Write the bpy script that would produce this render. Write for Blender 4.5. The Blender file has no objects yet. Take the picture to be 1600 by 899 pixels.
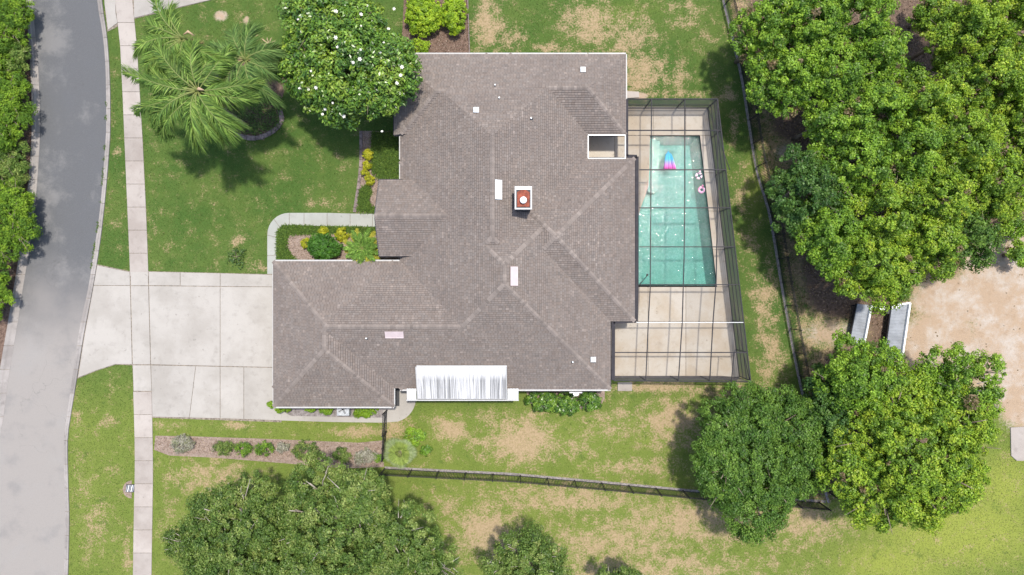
import bpy, math, random
import numpy as np
from mathutils import Vector
random.seed(7)
rng = np.random.default_rng(11)
R = math.radians
scene = bpy.context.scene
COL = scene.collection

# ------------------------------------------------------------------ camera, sky, sun, exposure
CAM_H = 53.0
PXM = 20.0                       # photograph pixels per metre on the ground
cam_d = bpy.data.cameras.new('camera')
cam_d.sensor_fit = 'HORIZONTAL'
cam_d.angle = 2 * math.atan(800 / PXM / CAM_H)
cam_d.clip_start = 0.5
cam_d.clip_end = 2000
cam = bpy.data.objects.new('camera', cam_d)
cam.location = (0, 0, CAM_H)
COL.objects.link(cam)
scene.camera = cam

SUN = Vector((0.14, 0.225, 1.0)).normalized()
world = bpy.data.worlds.new('World')
scene.world = world
world.use_nodes = True
wn = world.node_tree
wn.nodes.clear()
sky = wn.nodes.new('ShaderNodeTexSky')
sky.sky_type = 'NISHITA'
sky.sun_disc = False
sky.sun_elevation = math.asin(SUN.z)
sky.sun_rotation = math.atan2(SUN.x, SUN.y)
sky.air_density = 1.0
sky.dust_density = 2.0
bg = wn.nodes.new('ShaderNodeBackground')
bg.inputs[1].default_value = 0.15
wo = wn.nodes.new('ShaderNodeOutputWorld')
wn.links.new(sky.outputs[0], bg.inputs[0])
wn.links.new(bg.outputs[0], wo.inputs[0])

sun_d = bpy.data.lights.new('sun', 'SUN')
sun_d.energy = 3.0
sun_d.angle = R(2.6)
sun_d.color = (1.0, 0.94, 0.85)
sun = bpy.data.objects.new('sun', sun_d)
sun.rotation_euler = (-SUN).to_track_quat('-Z', 'Y').to_euler()
sun.location = (10, 15, 80)
COL.objects.link(sun)

vs = scene.view_settings
vs.view_transform = 'Standard'
vs.look = 'None'
vs.exposure = 0.66
vs.gamma = 1.0
vs.use_curve_mapping = False
scene.cycles.max_bounces = 6
scene.cycles.transparent_max_bounces = 12
scene.cycles.caustics_reflective = False
scene.cycles.caustics_refractive = False

# ------------------------------------------------------------------ helpers
def gx(px): return (px - 800) / PXM
def gy(py): return (449.5 - py) / PXM
def P(px, py, z=0.0):
    """photograph pixel of a point that stands at height z -> world"""
    f = (CAM_H - z) / CAM_H
    return Vector((gx(px) * f, gy(py) * f, z))
def P2(px, py, z=0.0):
    v = P(px, py, z); return (v.x, v.y)

OFF = {}
def empty(name, loc):
    o = bpy.data.objects.new(name, None)
    o.empty_display_size = 0.3
    o.location = loc
    COL.objects.link(o)
    OFF[o.name] = Vector(loc)
    return o
def tag(o, label=None, cat=None, group=None, kind=None):
    if label: o['label'] = label
    if cat: o['category'] = cat
    if group: o['group'] = group
    if kind: o['kind'] = kind
    return o
def thing(name, label, cat, loc, group=None):
    return tag(empty(name, loc), label, cat, group)

class MB:
    def __init__(s): s.v = []; s.f = []; s.c = []
    def add(s, vs_, fs_, col=None):
        b = len(s.v)
        s.v += [tuple(v) for v in vs_]
        s.f += [tuple(i + b for i in f) for f in fs_]
        if col is not None: s.c += [tuple(col)] * len(vs_)
        return s
    def box(s, c, d, rz=0.0, col=None):
        x, y, z = d[0] / 2, d[1] / 2, d[2] / 2
        ca, sa = math.cos(rz), math.sin(rz)
        vv = []
        for dz in (-z, z):
            for dx, dy in ((-x, -y), (x, -y), (x, y), (-x, y)):
                vv.append((c[0] + dx * ca - dy * sa, c[1] + dx * sa + dy * ca, c[2] + dz))
        return s.add(vv, [(3, 2, 1, 0), (4, 5, 6, 7), (0, 1, 5, 4), (1, 2, 6, 5), (2, 3, 7, 6), (3, 0, 4, 7)], col)
    def bar(s, a, b, w, h, col=None):
        a = Vector(a); b = Vector(b); d = (b - a)
        if d.length < 1e-6: return s
        d.normalize()
        up = Vector((0, 0, 1)) if abs(d.z) < 0.95 else Vector((0, 1, 0))
        sx = d.cross(up).normalized() * (w / 2)
        sy = sx.cross(d).normalized() * (h / 2)
        vv = []
        for p in (a, b):
            vv += [p - sx - sy, p + sx - sy, p + sx + sy, p - sx + sy]
        return s.add(vv, [(0, 1, 2, 3), (7, 6, 5, 4), (0, 4, 5, 1), (1, 5, 6, 2), (2, 6, 7, 3), (3, 7, 4, 0)], col)
    def tube(s, pts, rad, n=7, col=None, cap=True):
        pts = [Vector(p) for p in pts]
        rings = []
        for i, p in enumerate(pts):
            d = (pts[min(i + 1, len(pts) - 1)] - pts[max(i - 1, 0)]).normalized()
            up = Vector((0, 0, 1)) if abs(d.z) < 0.9 else Vector((0, 1, 0))
            a = d.cross(up).normalized(); b = a.cross(d).normalized()
            r = rad[i] if hasattr(rad, '__len__') else rad
            rings.append([p + (a * math.cos(2 * math.pi * k / n) + b * math.sin(2 * math.pi * k / n)) * r for k in range(n)])
        vv = [q for rg in rings for q in rg]
        ff = []
        for i in range(len(rings) - 1):
            for k in range(n):
                ff.append((i * n + k, i * n + (k + 1) % n, (i + 1) * n + (k + 1) % n, (i + 1) * n + k))
        if cap:
            ff.append(tuple(range(n - 1, -1, -1))); ff.append(tuple((len(rings) - 1) * n + k for k in range(n)))
        return s.add(vv, ff, col)
    def prism(s, poly, z0, z1, bev=0.0, col=None):
        """poly: list of (x,y), any winding"""
        a = sum(poly[i][0] * poly[(i + 1) % len(poly)][1] - poly[(i + 1) % len(poly)][0] * poly[i][1] for i in range(len(poly)))
        if a < 0: poly = poly[::-1]
        n = len(poly)
        cx = sum(p[0] for p in poly) / n; cy = sum(p[1] for p in poly) / n
        vv = [(p[0], p[1], z0) for p in poly]
        ff = []
        if bev > 0:
            vv += [(p[0], p[1], z1 - bev) for p in poly]
            for p in poly:
                d = math.hypot(p[0] - cx, p[1] - cy); k = (d - bev * 1.4) / d
                vv.append((cx + (p[0] - cx) * k, cy + (p[1] - cy) * k, z1))
            for i in range(n):
                j = (i + 1) % n
                ff += [(i, j, n + j, n + i), (n + i, n + j, 2 * n + j, 2 * n + i)]
            ff.append(tuple(2 * n + i for i in range(n)))
        else:
            vv += [(p[0], p[1], z1) for p in poly]
            for i in range(n):
                j = (i + 1) % n
                ff.append((i, j, n + j, n + i))
            ff.append(tuple(n + i for i in range(n)))
        return s.add(vv, ff, col)
    def build(s, name, m, parent=None, smooth=False, kind=None):
        off = OFF.get(parent.name, Vector((0, 0, 0))) if parent else Vector((0, 0, 0))
        me = bpy.data.meshes.new(name)
        me.from_pydata([(v[0] - off.x, v[1] - off.y, v[2] - off.z) for v in s.v], [], s.f)
        if s.c and len(s.c) == len(s.v):
            at = me.color_attributes.new('Col', 'FLOAT_COLOR', 'POINT')
            arr = np.ones((len(s.v), 4), dtype=np.float32); arr[:, :3] = np.array(s.c)[:, :3]
            at.data.foreach_set('color', arr.ravel())
        if smooth: me.polygons.foreach_set('use_smooth', [True] * len(me.polygons))
        me.update()
        me.materials.append(m)
        o = bpy.data.objects.new(name, me)
        COL.objects.link(o)
        if parent: o.parent = parent
        OFF[o.name] = off
        if kind: o['kind'] = kind
        return o

def np_mesh(name, verts, nper, m, parent=None, cols=None, kind=None, tris=False):
    """verts (N,nper,3): N separate faces"""
    off = OFF.get(parent.name, Vector((0, 0, 0))) if parent else Vector((0, 0, 0))
    v = verts.reshape(-1, 3) - np.array([off.x, off.y, off.z])
    N = verts.shape[0]
    me = bpy.data.meshes.new(name)
    me.vertices.add(N * nper); me.loops.add(N * nper); me.polygons.add(N)
    me.vertices.foreach_set('co', v.astype(np.float32).ravel())
    me.loops.foreach_set('vertex_index', np.arange(N * nper, dtype=np.int32))
    me.polygons.foreach_set('loop_start', np.arange(0, N * nper, nper, dtype=np.int32))
    me.polygons.foreach_set('loop_total', np.full(N, nper, dtype=np.int32))
    if cols is not None:
        at = me.color_attributes.new('Col', 'FLOAT_COLOR', 'POINT')
        arr = np.ones((N, nper, 4), dtype=np.float32); arr[:, :, :3] = cols[:, None, :]
        at.data.foreach_set('color', arr.ravel())
    me.update(calc_edges=True)
    me.materials.append(m)
    o = bpy.data.objects.new(name, me)
    COL.objects.link(o)
    if parent: o.parent = parent
    OFF[o.name] = off
    if kind: o['kind'] = kind
    return o

def share(src, name, parent, loc=(0, 0, 0), rz=0.0, sc=None):
    o = src.copy(); o.name = name; COL.objects.link(o); o.parent = parent
    o.location = loc; o.rotation_euler = (0, 0, rz)
    if sc: o.scale = sc
    OFF[o.name] = OFF.get(parent.name, Vector((0, 0, 0)))
    return o

# ------------------------------------------------------------------ materials
class NT:
    def __init__(s, name):
        s.m = bpy.data.materials.new(name); s.m.use_nodes = True
        s.t = s.m.node_tree; s.t.nodes.clear()
        s.out = s.t.nodes.new('ShaderNodeOutputMaterial')
    def n(s, typ, **kw):
        nd = s.t.nodes.new('ShaderNode' + typ)
        for k, v in kw.items(): setattr(nd, k, v)
        return nd
    def l(s, a, b): s.t.links.new(a, b)
    def coord(s):
        if not hasattr(s, '_g'): s._g = s.n('NewGeometry').outputs['Position']
        return s._g
    def noise(s, scale, detail=4.0, rough=0.55, vec=None, dist=0.0):
        nd = s.n('TexNoise'); nd.inputs['Scale'].default_value = scale
        nd.inputs['Detail'].default_value = detail; nd.inputs['Roughness'].default_value = rough
        nd.inputs['Distortion'].default_value = dist
        s.l(vec if vec is not None else s.coord(), nd.inputs['Vector'])
        return nd.outputs['Fac']
    def math(s, op, a, b=None, c=None, clamp=False):
        nd = s.n('Math', operation=op, use_clamp=clamp)
        for i, v in enumerate((a, b, c)):
            if v is None: continue
            if isinstance(v, (int, float)): nd.inputs[i].default_value = v
            else: s.l(v, nd.inputs[i])
        return nd.outputs[0]
    def step(s, v, lo, hi):
        nd = s.n('MapRange', clamp=True); nd.interpolation_type = 'SMOOTHSTEP'
        s.l(v, nd.inputs[0]); nd.inputs[1].default_value = lo; nd.inputs[2].default_value = hi
        return nd.outputs[0]
    def mix(s, f, a, b, mode='MIX'):
        nd = s.n('Mix', data_type='RGBA', blend_type=mode)
        if isinstance(f, (int, float)): nd.inputs[0].default_value = f
        else: s.l(f, nd.inputs[0])
        for i, v in ((6, a), (7, b)):
            if isinstance(v, tuple): nd.inputs[i].default_value = (*v[:3], 1)
            else: s.l(v, nd.inputs[i])
        return nd.outputs[2]
    def attr(s, name='Col'):
        nd = s.n('Attribute'); nd.attribute_name = name
        return nd
    def bump(s, h, strength=0.5, dist=0.02):
        nd = s.n('Bump'); nd.inputs['Strength'].default_value = strength; nd.inputs['Distance'].default_value = dist
        s.l(h, nd.inputs['Height']); return nd.outputs[0]
    def pbr(s, col, rough=0.8, spec=0.3, metal=0.0, normal=None):
        b = s.n('BsdfPrincipled')
        if isinstance(col, tuple): b.inputs['Base Color'].default_value = (*col[:3], 1)
        else: s.l(col, b.inputs['Base Color'])
        if isinstance(rough, (int, float)): b.inputs['Roughness'].default_value = rough
        else: s.l(rough, b.inputs['Roughness'])
        b.inputs['Specular IOR Level'].default_value = spec
        b.inputs['Metallic'].default_value = metal
        if normal is not None: s.l(normal, b.inputs['Normal'])
        return b.outputs[0]
    def done(s, sh): s.l(sh, s.out.inputs[0]); return s.m

def simple(name, col, rough=0.7, spec=0.3, metal=0.0, var=0.12, scale=3.0):
    t = NT(name)
    nz = t.noise(scale, 5.0)
    c = t.mix(t.step(nz, 0.3, 0.7), tuple(x * (1 - var) for x in col), tuple(min(1, x * (1 + var)) for x in col))
    return t.done(t.pbr(c, rough, spec, metal, t.bump(t.noise(scale * 9, 3.0), 0.15, 0.01)))

def concrete(name, col, stain, streak=0.5, edge=None):
    t = NT(name)
    big = t.noise(0.35, 5.0, 0.6); mid = t.noise(1.7, 6.0, 0.65); fine = t.noise(22, 4.0, 0.7)
    oi = t.n('ObjectInfo')
    c = t.mix(t.step(big, 0.38, 0.68), col, stain)
    c = t.mix(t.math('MULTIPLY', t.step(mid, 0.5, 0.75), streak), c, tuple(x * 0.78 for x in stain))
    c = t.mix(t.math('MULTIPLY', t.step(fine, 0.45, 0.8), 0.35), c, tuple(x * 0.7 for x in stain))
    c = t.mix(t.math('MULTIPLY', t.step(t.noise(2.6, 3.0, 0.6), 0.66, 0.74), 0.45), c, tuple(x * 0.5 for x in stain))
    v = t.math('MULTIPLY_ADD', oi.outputs['Random'], 0.16, 0.9)
    sc = t.n('VectorMath', operation='SCALE'); t.l(c, sc.inputs[0]); t.l(v, sc.inputs['Scale'])
    return t.done(t.pbr(sc.outputs[0], 0.85, 0.2, 0, t.bump(fine, 0.25, 0.01)))

def leafmat(name, trans=0.44, gloss=0.45, spec=0.35):
    t = NT(name)
    a = t.attr('Col')
    p = t.pbr(a.outputs['Color'], gloss, spec)
    tr = t.n('BsdfTranslucent')
    yc = t.mix(0.45, a.outputs['Color'], (0.30, 0.38, 0.02))
    t.l(yc, tr.inputs[0])
    mx = t.n('MixShader'); mx.inputs[0].default_value = trans
    t.l(p, mx.inputs[1]); t.l(tr.outputs[0], mx.inputs[2])
    return t.done(mx.outputs[0])

M = {}
M['leaf'] = leafmat('leaf')
M['leaf_glossy'] = leafmat('leaf_glossy', 0.2, 0.32, 0.5)
M['needle'] = leafmat('soft_leaf', 0.38, 0.6, 0.2)
M['bark'] = simple('bark', (0.20, 0.16, 0.125), 0.9, 0.1, 0, 0.3, 2.0)
M['pale_bark'] = simple('pale_bark', (0.34, 0.30, 0.26), 0.9, 0.1, 0, 0.3, 2.0)
M['twig'] = simple('twig', (0.36, 0.33, 0.29), 0.9, 0.1, 0, 0.25, 2.0)
M['white_paint'] = simple('white_paint', (0.44, 0.44, 0.435), 0.45, 0.4, 0, 0.06)
M['stucco'] = simple('stucco', (0.55, 0.5, 0.43), 0.9, 0.15, 0, 0.05, 6)
M['dark_metal'] = simple('dark_metal', (0.03, 0.028, 0.029), 0.6, 0.2, 0, 0.2)
M['bronze'] = simple('bronze_aluminium', (0.045, 0.043, 0.047), 0.7, 0.12, 0, 0.15)
M['gutter_dark'] = simple('dark_gutter', (0.04, 0.038, 0.043), 0.7, 0.12, 0, 0.15)
M['galv'] = simple('galvanised', (0.36, 0.38, 0.40), 0.4, 0.5, 0.3, 0.1)
M['vent_white'] = simple('vent_white', (0.70, 0.73, 0.74), 0.4, 0.4)
M['vent_pink'] = simple('vent_pink', (0.52, 0.43, 0.43), 0.5, 0.4, 0, 0.05)
M['glass'] = simple('window_glass', (0.03, 0.04, 0.05), 0.08, 0.6, 0, 0.1)
M['rust'] = simple('rusty_cover', (0.22, 0.055, 0.03), 0.7, 0.3, 0, 0.4, 4)
M['flue_white'] = simple('flue_white', (0.8, 0.8, 0.8), 0.35, 0.4)
M['siding'] = simple('dark_siding', (0.06, 0.06, 0.065), 0.7, 0.25)
M['deck_wood'] = simple('grey_planking', (0.25, 0.27, 0.30), 0.7, 0.3, 0, 0.15, 2)
M['black_rubber'] = simple('rubber', (0.05, 0.05, 0.05), 0.8, 0.2)
M['flower'] = simple('petal_white', (0.82, 0.8, 0.74), 0.5, 0.3, 0, 0.05)
M['rock'] = simple('rock', (0.32, 0.29, 0.27), 0.9, 0.2, 0, 0.3, 4)
M['edging'] = simple('edging_stone', (0.20, 0.16, 0.15), 0.9, 0.15, 0, 0.35, 5)
M['walk'] = concrete('walk_concrete', (0.385, 0.348, 0.315), (0.31, 0.272, 0.243), 0.5)
M['drive'] = concrete('drive_concrete', (0.385, 0.362, 0.33), (0.325, 0.303, 0.272), 0.5)
M['path'] = concrete('path_concrete', (0.345, 0.355, 0.325), (0.30, 0.305, 0.275), 0.4)
M['kerb'] = concrete('kerb_concrete', (0.33, 0.305, 0.285), (0.24, 0.22, 0.205), 0.7)
M['deck'] = concrete('deck_concrete', (0.46, 0.42, 0.36), (0.40, 0.335, 0.255), 0.55)
M['joint'] = simple('joint_dirt', (0.21, 0.18, 0.145), 0.95, 0.1, 0, 0.4, 6)

# asphalt
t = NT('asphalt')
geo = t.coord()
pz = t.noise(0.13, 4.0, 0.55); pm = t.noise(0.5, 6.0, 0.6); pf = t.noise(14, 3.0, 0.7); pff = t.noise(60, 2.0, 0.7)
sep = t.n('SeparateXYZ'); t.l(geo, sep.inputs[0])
shade_grade = t.step(t.math('MULTIPLY_ADD', pz, 9.0, t.math('MULTIPLY', sep.outputs[1], -1.0)), 1.5, 10.5)   # cloud shade and exposure painted in: dark up the road, pale beyond driveway
c = t.mix(shade_grade, (0.098, 0.101, 0.106), (0.268, 0.248, 0.228))
c = t.mix(t.math('MULTIPLY', t.step(t.noise(0.23, 8.0, 0.68), 0.5, 0.66), 0.38), c, (0.27, 0.26, 0.247))  # soft blotches of cloud shadow and light painted into the asphalt colour
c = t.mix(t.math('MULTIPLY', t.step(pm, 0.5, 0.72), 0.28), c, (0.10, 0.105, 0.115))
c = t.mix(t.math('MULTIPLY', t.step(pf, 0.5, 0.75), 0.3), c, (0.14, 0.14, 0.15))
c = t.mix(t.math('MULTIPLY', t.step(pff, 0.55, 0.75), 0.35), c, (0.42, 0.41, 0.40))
vo = t.n('TexVoronoi', feature='DISTANCE_TO_EDGE'); vo.inputs['Scale'].default_value = 0.3
dv = t.n('VectorMath', operation='ADD'); nv = t.n('TexNoise'); nv.inputs['Scale'].default_value = 1.1; nv.inputs['Detail'].default_value = 5
t.l(geo, nv.inputs['Vector']); sv = t.n('VectorMath', operation='SCALE'); t.l(nv.outputs['Color'], sv.inputs[0]); sv.inputs['Scale'].default_value = 1.6
t.l(geo, dv.inputs[0]); t.l(sv.outputs[0], dv.inputs[1]); t.l(dv.outputs[0], vo.inputs['Vector'])
crack = t.math('MULTIPLY', t.math('SUBTRACT', 1.0, t.step(vo.outputs['Distance'], 0.002, 0.009)), t.math('MULTIPLY', t.step(pz, 0.48, 0.66), 0.32))
c = t.mix(crack, c, (0.07, 0.068, 0.066))
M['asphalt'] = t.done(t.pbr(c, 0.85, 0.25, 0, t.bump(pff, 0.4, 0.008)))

# ground: grass, dry turf, sand, leaf litter, blended by where each lies
t = NT('turf')
at = t.attr('Cover')
sp = t.n('SeparateColor'); t.l(at.outputs['Color'], sp.inputs[0])
dry, sand, litter, lush = sp.outputs[0], sp.outputs[1], sp.outputs[2], at.outputs['Alpha']
n1 = t.noise(0.22, 5.0, 0.6); n2 = t.noise(1.1, 6.0, 0.65); n3 = t.noise(5.0, 5.0, 0.7); n4 = t.noise(24, 3.0, 0.7); n5 = t.noise(7.5, 4.0, 0.65)
g = t.mix(t.step(n1, 0.35, 0.65), (0.058, 0.112, 0.024), (0.090, 0.138, 0.032))
g = t.mix(t.math('MULTIPLY', t.step(n2, 0.45, 0.75), 0.5), g, (0.15, 0.165, 0.05))
g = t.mix(lush, g, (0.235, 0.27, 0.052))
g = t.mix(t.math('MULTIPLY', t.step(n4, 0.45, 0.8), 0.6), g, (0.035, 0.062, 0.014))
g = t.mix(t.math('MULTIPLY', t.step(n3, 0.55, 0.8), 0.18), g, (0.19, 0.19, 0.065))
g = t.mix(t.math('MULTIPLY', t.step(t.noise(0.8, 5.0, 0.7), 0.58, 0.66), 0.45), g, (0.048, 0.095, 0.02))
d = t.mix(t.step(n3, 0.35, 0.7), (0.37, 0.27, 0.165), (0.25, 0.19, 0.10))
d = t.mix(t.math('MULTIPLY', t.step(n4, 0.4, 0.7), 0.4), d, (0.40, 0.315, 0.215))
dm = t.math('ADD', dry, t.math('ADD', t.math('MULTIPLY_ADD', n2, 2.6, -1.3), t.math('MULTIPLY_ADD', n5, 2.5, -1.25)))
c = t.mix(t.math('MULTIPLY', t.step(dm, 0.18, 0.9), 0.95), g, d)
s_ = t.mix(t.step(t.noise(0.45, 7.0, 0.68), 0.42, 0.66), (0.36, 0.27, 0.19), (0.43, 0.385, 0.335))
s_ = t.mix(t.math('MULTIPLY', t.step(t.noise(1.6, 6.0, 0.72), 0.52, 0.68), 0.45), s_, (0.26, 0.185, 0.12))
s_ = t.mix(t.math('MULTIPLY', t.step(n4, 0.5, 0.75), 0.5), s_, (0.27, 0.185, 0.115))
s_ = t.mix(t.math('MULTIPLY', t.step(n3, 0.55, 0.75), 0.45), s_, (0.40, 0.27, 0.16))
sm = t.math('ADD', sand, t.math('MULTIPLY_ADD', n3, 0.8, -0.4))
c = t.mix(t.step(sm, 0.3, 0.62), c, s_)
li = t.mix(t.step(n3, 0.38, 0.66), (0.085, 0.06, 0.046), (0.19, 0.135, 0.10))
li = t.mix(t.math('MULTIPLY', t.step(n4, 0.5, 0.72), 0.6), li, (0.24, 0.17, 0.125))
lm = t.math('ADD', litter, t.math('MULTIPLY_ADD', n3, 0.7, -0.35))
c = t.mix(t.step(lm, 0.35, 0.6), c, li)
hb = t.math('ADD', t.math('MULTIPLY', n4, 0.6), n3)
M['turf'] = t.done(t.pbr(c, 0.95, 0.08, 0, t.bump(hb, 0.6, 0.06)))

def mulchmat(name, a, b, c_):
    t = NT(name)
    n3 = t.noise(4.0, 5.0, 0.7); n4 = t.noise(26, 3.0, 0.75)
    c = t.mix(t.step(n3, 0.35, 0.68), a, b)
    c = t.mix(t.math('MULTIPLY', t.step(n4, 0.48, 0.7), 0.65), c, c_)
    return t.done(t.pbr(c, 0.95, 0.08, 0, t.bump(n4, 0.8, 0.04)))
M['mulch'] = mulchmat('bark_mulch', (0.085, 0.055, 0.042), (0.19, 0.13, 0.10), (0.30, 0.22, 0.18))
M['pale_mulch'] = mulchmat('faded_mulch', (0.20, 0.145, 0.115), (0.31, 0.24, 0.20), (0.40, 0.345, 0.30))
M['gravel'] = mulchmat('grey_gravel', (0.15, 0.13, 0.12), (0.30, 0.27, 0.26), (0.42, 0.40, 0.40))

# shingles
t = NT('shingle')
a = t.attr('Col')
w = t.noise(0.42, 7.0, 0.66); f = t.noise(45, 3.0, 0.7)
c = t.mix(t.math('MULTIPLY', t.step(w, 0.4, 0.7), 0.34), a.outputs['Color'], (0.14, 0.117, 0.107))
c = t.mix(t.math('MULTIPLY', t.step(f, 0.45, 0.75), 0.3), c, (0.10, 0.09, 0.088))
M['shingle'] = t.done(t.pbr(c, 0.95, 0.12, 0, t.bump(f, 0.3, 0.008)))
M['roof_felt'] = simple('roof_felt', (0.07, 0.062, 0.06), 0.95, 0.1)

# white patio roof with run-off streaks down the pans
t = NT('white_pan')
mp = t.n('Mapping'); mp.inputs['Scale'].default_value = (9.0, 0.14, 0.14); t.l(t.coord(), mp.inputs[0])
st = t.noise(1.0, 5.0, 0.65, mp.outputs[0])
at = t.attr('Col')
c = t.mix(t.math('MULTIPLY', t.step(st, 0.44, 0.56), at.outputs['Fac']), (0.64, 0.64, 0.64), (0.24, 0.24, 0.24))
M['white_pan'] = t.done(t.pbr(c, 0.4, 0.4))

# insect screen: open weave
def screenmat(name, dens, col):
    t = NT(name)
    tr = t.n('BsdfTransparent'); df = t.n('BsdfDiffuse'); df.inputs[0].default_value = (*col, 1)
    mx = t.n('MixShader'); mx.inputs[0].default_value = dens
    t.l(tr.outputs[0], mx.inputs[1]); t.l(df.outputs[0], mx.inputs[2])
    return t.done(mx.outputs[0])
M['screen_roof'] = screenmat('roof_screen', 0.09, (0.10, 0.10, 0.105))
M['screen_wall'] = screenmat('wall_screen', 0.62, (0.22, 0.20, 0.20))

# pool plaster and water
M['plaster'] = simple('pool_plaster', (0.135, 0.345, 0.31), 0.8, 0.2, 0, 0.06, 1.5)
M['plaster_pale'] = simple('pool_step_plaster', (0.20, 0.40, 0.36), 0.8, 0.2, 0, 0.05, 1.5)
M['pool_tile'] = simple('pool_tile', (0.06, 0.25, 0.23), 0.3, 0.5, 0, 0.25, 8)
t = NT('pool_water')
w1 = t.noise(4.2, 2.0, 0.5, dist=0.8); w2 = t.noise(11.0, 2.0, 0.5, dist=0.5)
hh = t.math('ADD', w1, t.math('MULTIPLY', w2, 0.35))
nrm = t.bump(hh, 0.8, 0.030)
tr = t.n('BsdfTransparent')
w3 = t.noise(6.5, 2.0, 0.5, dist=1.0)
tc = t.mix(t.step(w3, 0.36, 0.66), (0.66, 0.86, 0.83), (0.94, 1.0, 0.98))  # ripple light painted in as paler and deeper water tint
t.l(tc, tr.inputs[0])
gl = t.n('BsdfGlossy'); gl.inputs['Roughness'].default_value = 0.04; t.l(nrm, gl.inputs['Normal'])
fr = t.n('Fresnel'); fr.inputs[0].default_value = 1.28; t.l(nrm, fr.inputs['Normal'])
mx = t.n('MixShader'); t.l(fr.outputs[0], mx.inputs[0]); t.l(tr.outputs[0], mx.inputs[1]); t.l(gl.outputs[0], mx.inputs[2])
M['water'] = t.done(mx.outputs[0])

def attrmat(name, rough=0.35, spec=0.5):
    t = NT(name); a = t.attr('Col')
    return t.done(t.pbr(a.outputs['Color'], rough, spec))
M['vinyl'] = attrmat('vinyl')

# ------------------------------------------------------------------ numpy utilities
def vnoise(x, y, seed=0, octaves=4, scale=1.0):
    out = np.zeros_like(x); amp = 1.0; tot = 0
    for o in range(octaves):
        xs = x * scale * 2 ** o + 17.3 * seed; ys = y * scale * 2 ** o - 9.1 * seed
        xi = np.floor(xs); yi = np.floor(ys); fx = xs - xi; fy = ys - yi
        fx = fx * fx * (3 - 2 * fx); fy = fy * fy * (3 - 2 * fy)
        def h(a, b):
            v = np.sin(a * 127.1 + b * 311.7 + seed * 74.7 + o * 13.1) * 43758.5453
            return v - np.floor(v)
        n = (h(xi, yi) * (1 - fx) + h(xi + 1, yi) * fx) * (1 - fy) + (h(xi, yi + 1) * (1 - fx) + h(xi + 1, yi + 1) * fx) * fy
        out += n * amp; tot += amp; amp *= 0.5
    return out / tot
def in_poly(px, py, poly):
    ins = np.zeros(px.shape, bool); n = len(poly)
    for i in range(n):
        x0, y0 = poly[i]; x1, y1 = poly[(i + 1) % n]
        cond = ((y0 > py) != (y1 > py))
        xx = (x1 - x0) * (py - y0) / ((y1 - y0) if y1 != y0 else 1e-9) + x0
        ins ^= cond & (px < xx)
    return ins
def poly_dist(px, py, poly, closed=True):
    d = np.full(px.shape, 1e9); n = len(poly)
    for i in range(n if closed else n - 1):
        x0, y0 = poly[i]; x1, y1 = poly[(i + 1) % n]
        dx, dy = x1 - x0, y1 - y0
        tt = np.clip(((px - x0) * dx + (py - y0) * dy) / (dx * dx + dy * dy + 1e-9), 0, 1)
        d = np.minimum(d, np.hypot(px - x0 - tt * dx, py - y0 - tt * dy))
    return d
def lerp_poly(pts, y):
    """x on a polyline given as (x,y) with rising y"""
    for (x0, y0), (x1, y1) in zip(pts, pts[1:]):
        if y <= y1: return x0 + (x1 - x0) * (y - y0) / (y1 - y0)
    (x0, y0), (x1, y1) = pts[-2:]
    return x0 + (x1 - x0) * (y - y0) / (y1 - y0)
def smooth_poly(pts, n=4):
    out = []
    for i in range(len(pts) - 1):
        p0 = pts[max(i - 1, 0)]; p1 = pts[i]; p2 = pts[i + 1]; p3 = pts[min(i + 2, len(pts) - 1)]
        for k in range(n):
            u = k / n
            out.append(tuple(0.5 * ((2 * p1[j]) + (-p0[j] + p2[j]) * u + (2 * p0[j] - 5 * p1[j] + 4 * p2[j] - p3[j]) * u * u + (-p0[j] + 3 * p1[j] - 3 * p2[j] + p3[j]) * u ** 3) for j in (0, 1)))
    out.append(pts[-1]); return out

# ------------------------------------------------------------------ layout in photograph pixels on the ground
ROAD_R = smooth_poly([(140, -400), (146, -100), (152, 0), (160, 50), (164.5, 95), (166, 150), (166, 205), (164, 235), (160, 290), (155, 340), (149, 380), (138, 450), (125, 510), (114, 585), (104, 655), (100, 690), (101, 760), (102, 810), (100, 899), (96, 1000), (90, 1300)])
KERB_R = smooth_poly([(148, -400), (154, -100), (160, 0), (167, 50), (171, 95), (173, 150), (173, 205), (171.5, 235), (167, 290), (162, 340), (157, 380), (146, 450), (132, 522), (121.5, 588), (110.5, 655), (106.5, 690), (107.5, 760), (109, 810), (107, 899), (103, 1000), (97, 1300)])
ROAD_L = smooth_poly([(40, -400), (46, -100), (51, 0), (56, 60), (60, 110), (62, 160), (62.5, 210), (60, 260), (55, 320), (46, 390), (36, 450), (27, 510), (15, 580), (6, 650), (-2, 700), (-7, 800), (-9, 899), (-14, 1000), (-20, 1300)])
KERB_L = smooth_poly([(30, -400), (36, -100), (42, 0), (46, 60), (49, 110), (51, 160), (51, 210), (48, 260), (42, 320), (33, 390), (23, 450), (13, 510), (1, 580), (-8, 650), (-15, 700), (-20, 800), (-22, 899), (-27, 1000), (-33, 1300)])
WALK_L = [(170, -400), (176, -60), (180, 0), (188, 70), (192, 150), (195, 225), (200, 340), (203.5, 425), (206.5, 550), (209.5, 640), (211, 700), (211, 740), (209.5, 800), (208, 899), (207, 1300)]
WALK_R = [(198, -400), (203, -60), (207, 0), (214, 70), (219, 150), (223.5, 225), (229, 340), (232, 425), (235.5, 550), (238, 640), (239, 700), (239.5, 740), (238.5, 800), (237, 899), (236, 1300)]
DECK = [(905, 166), (1106.5, 168), (1156, 590), (940, 590), (905, 400)]
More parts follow.
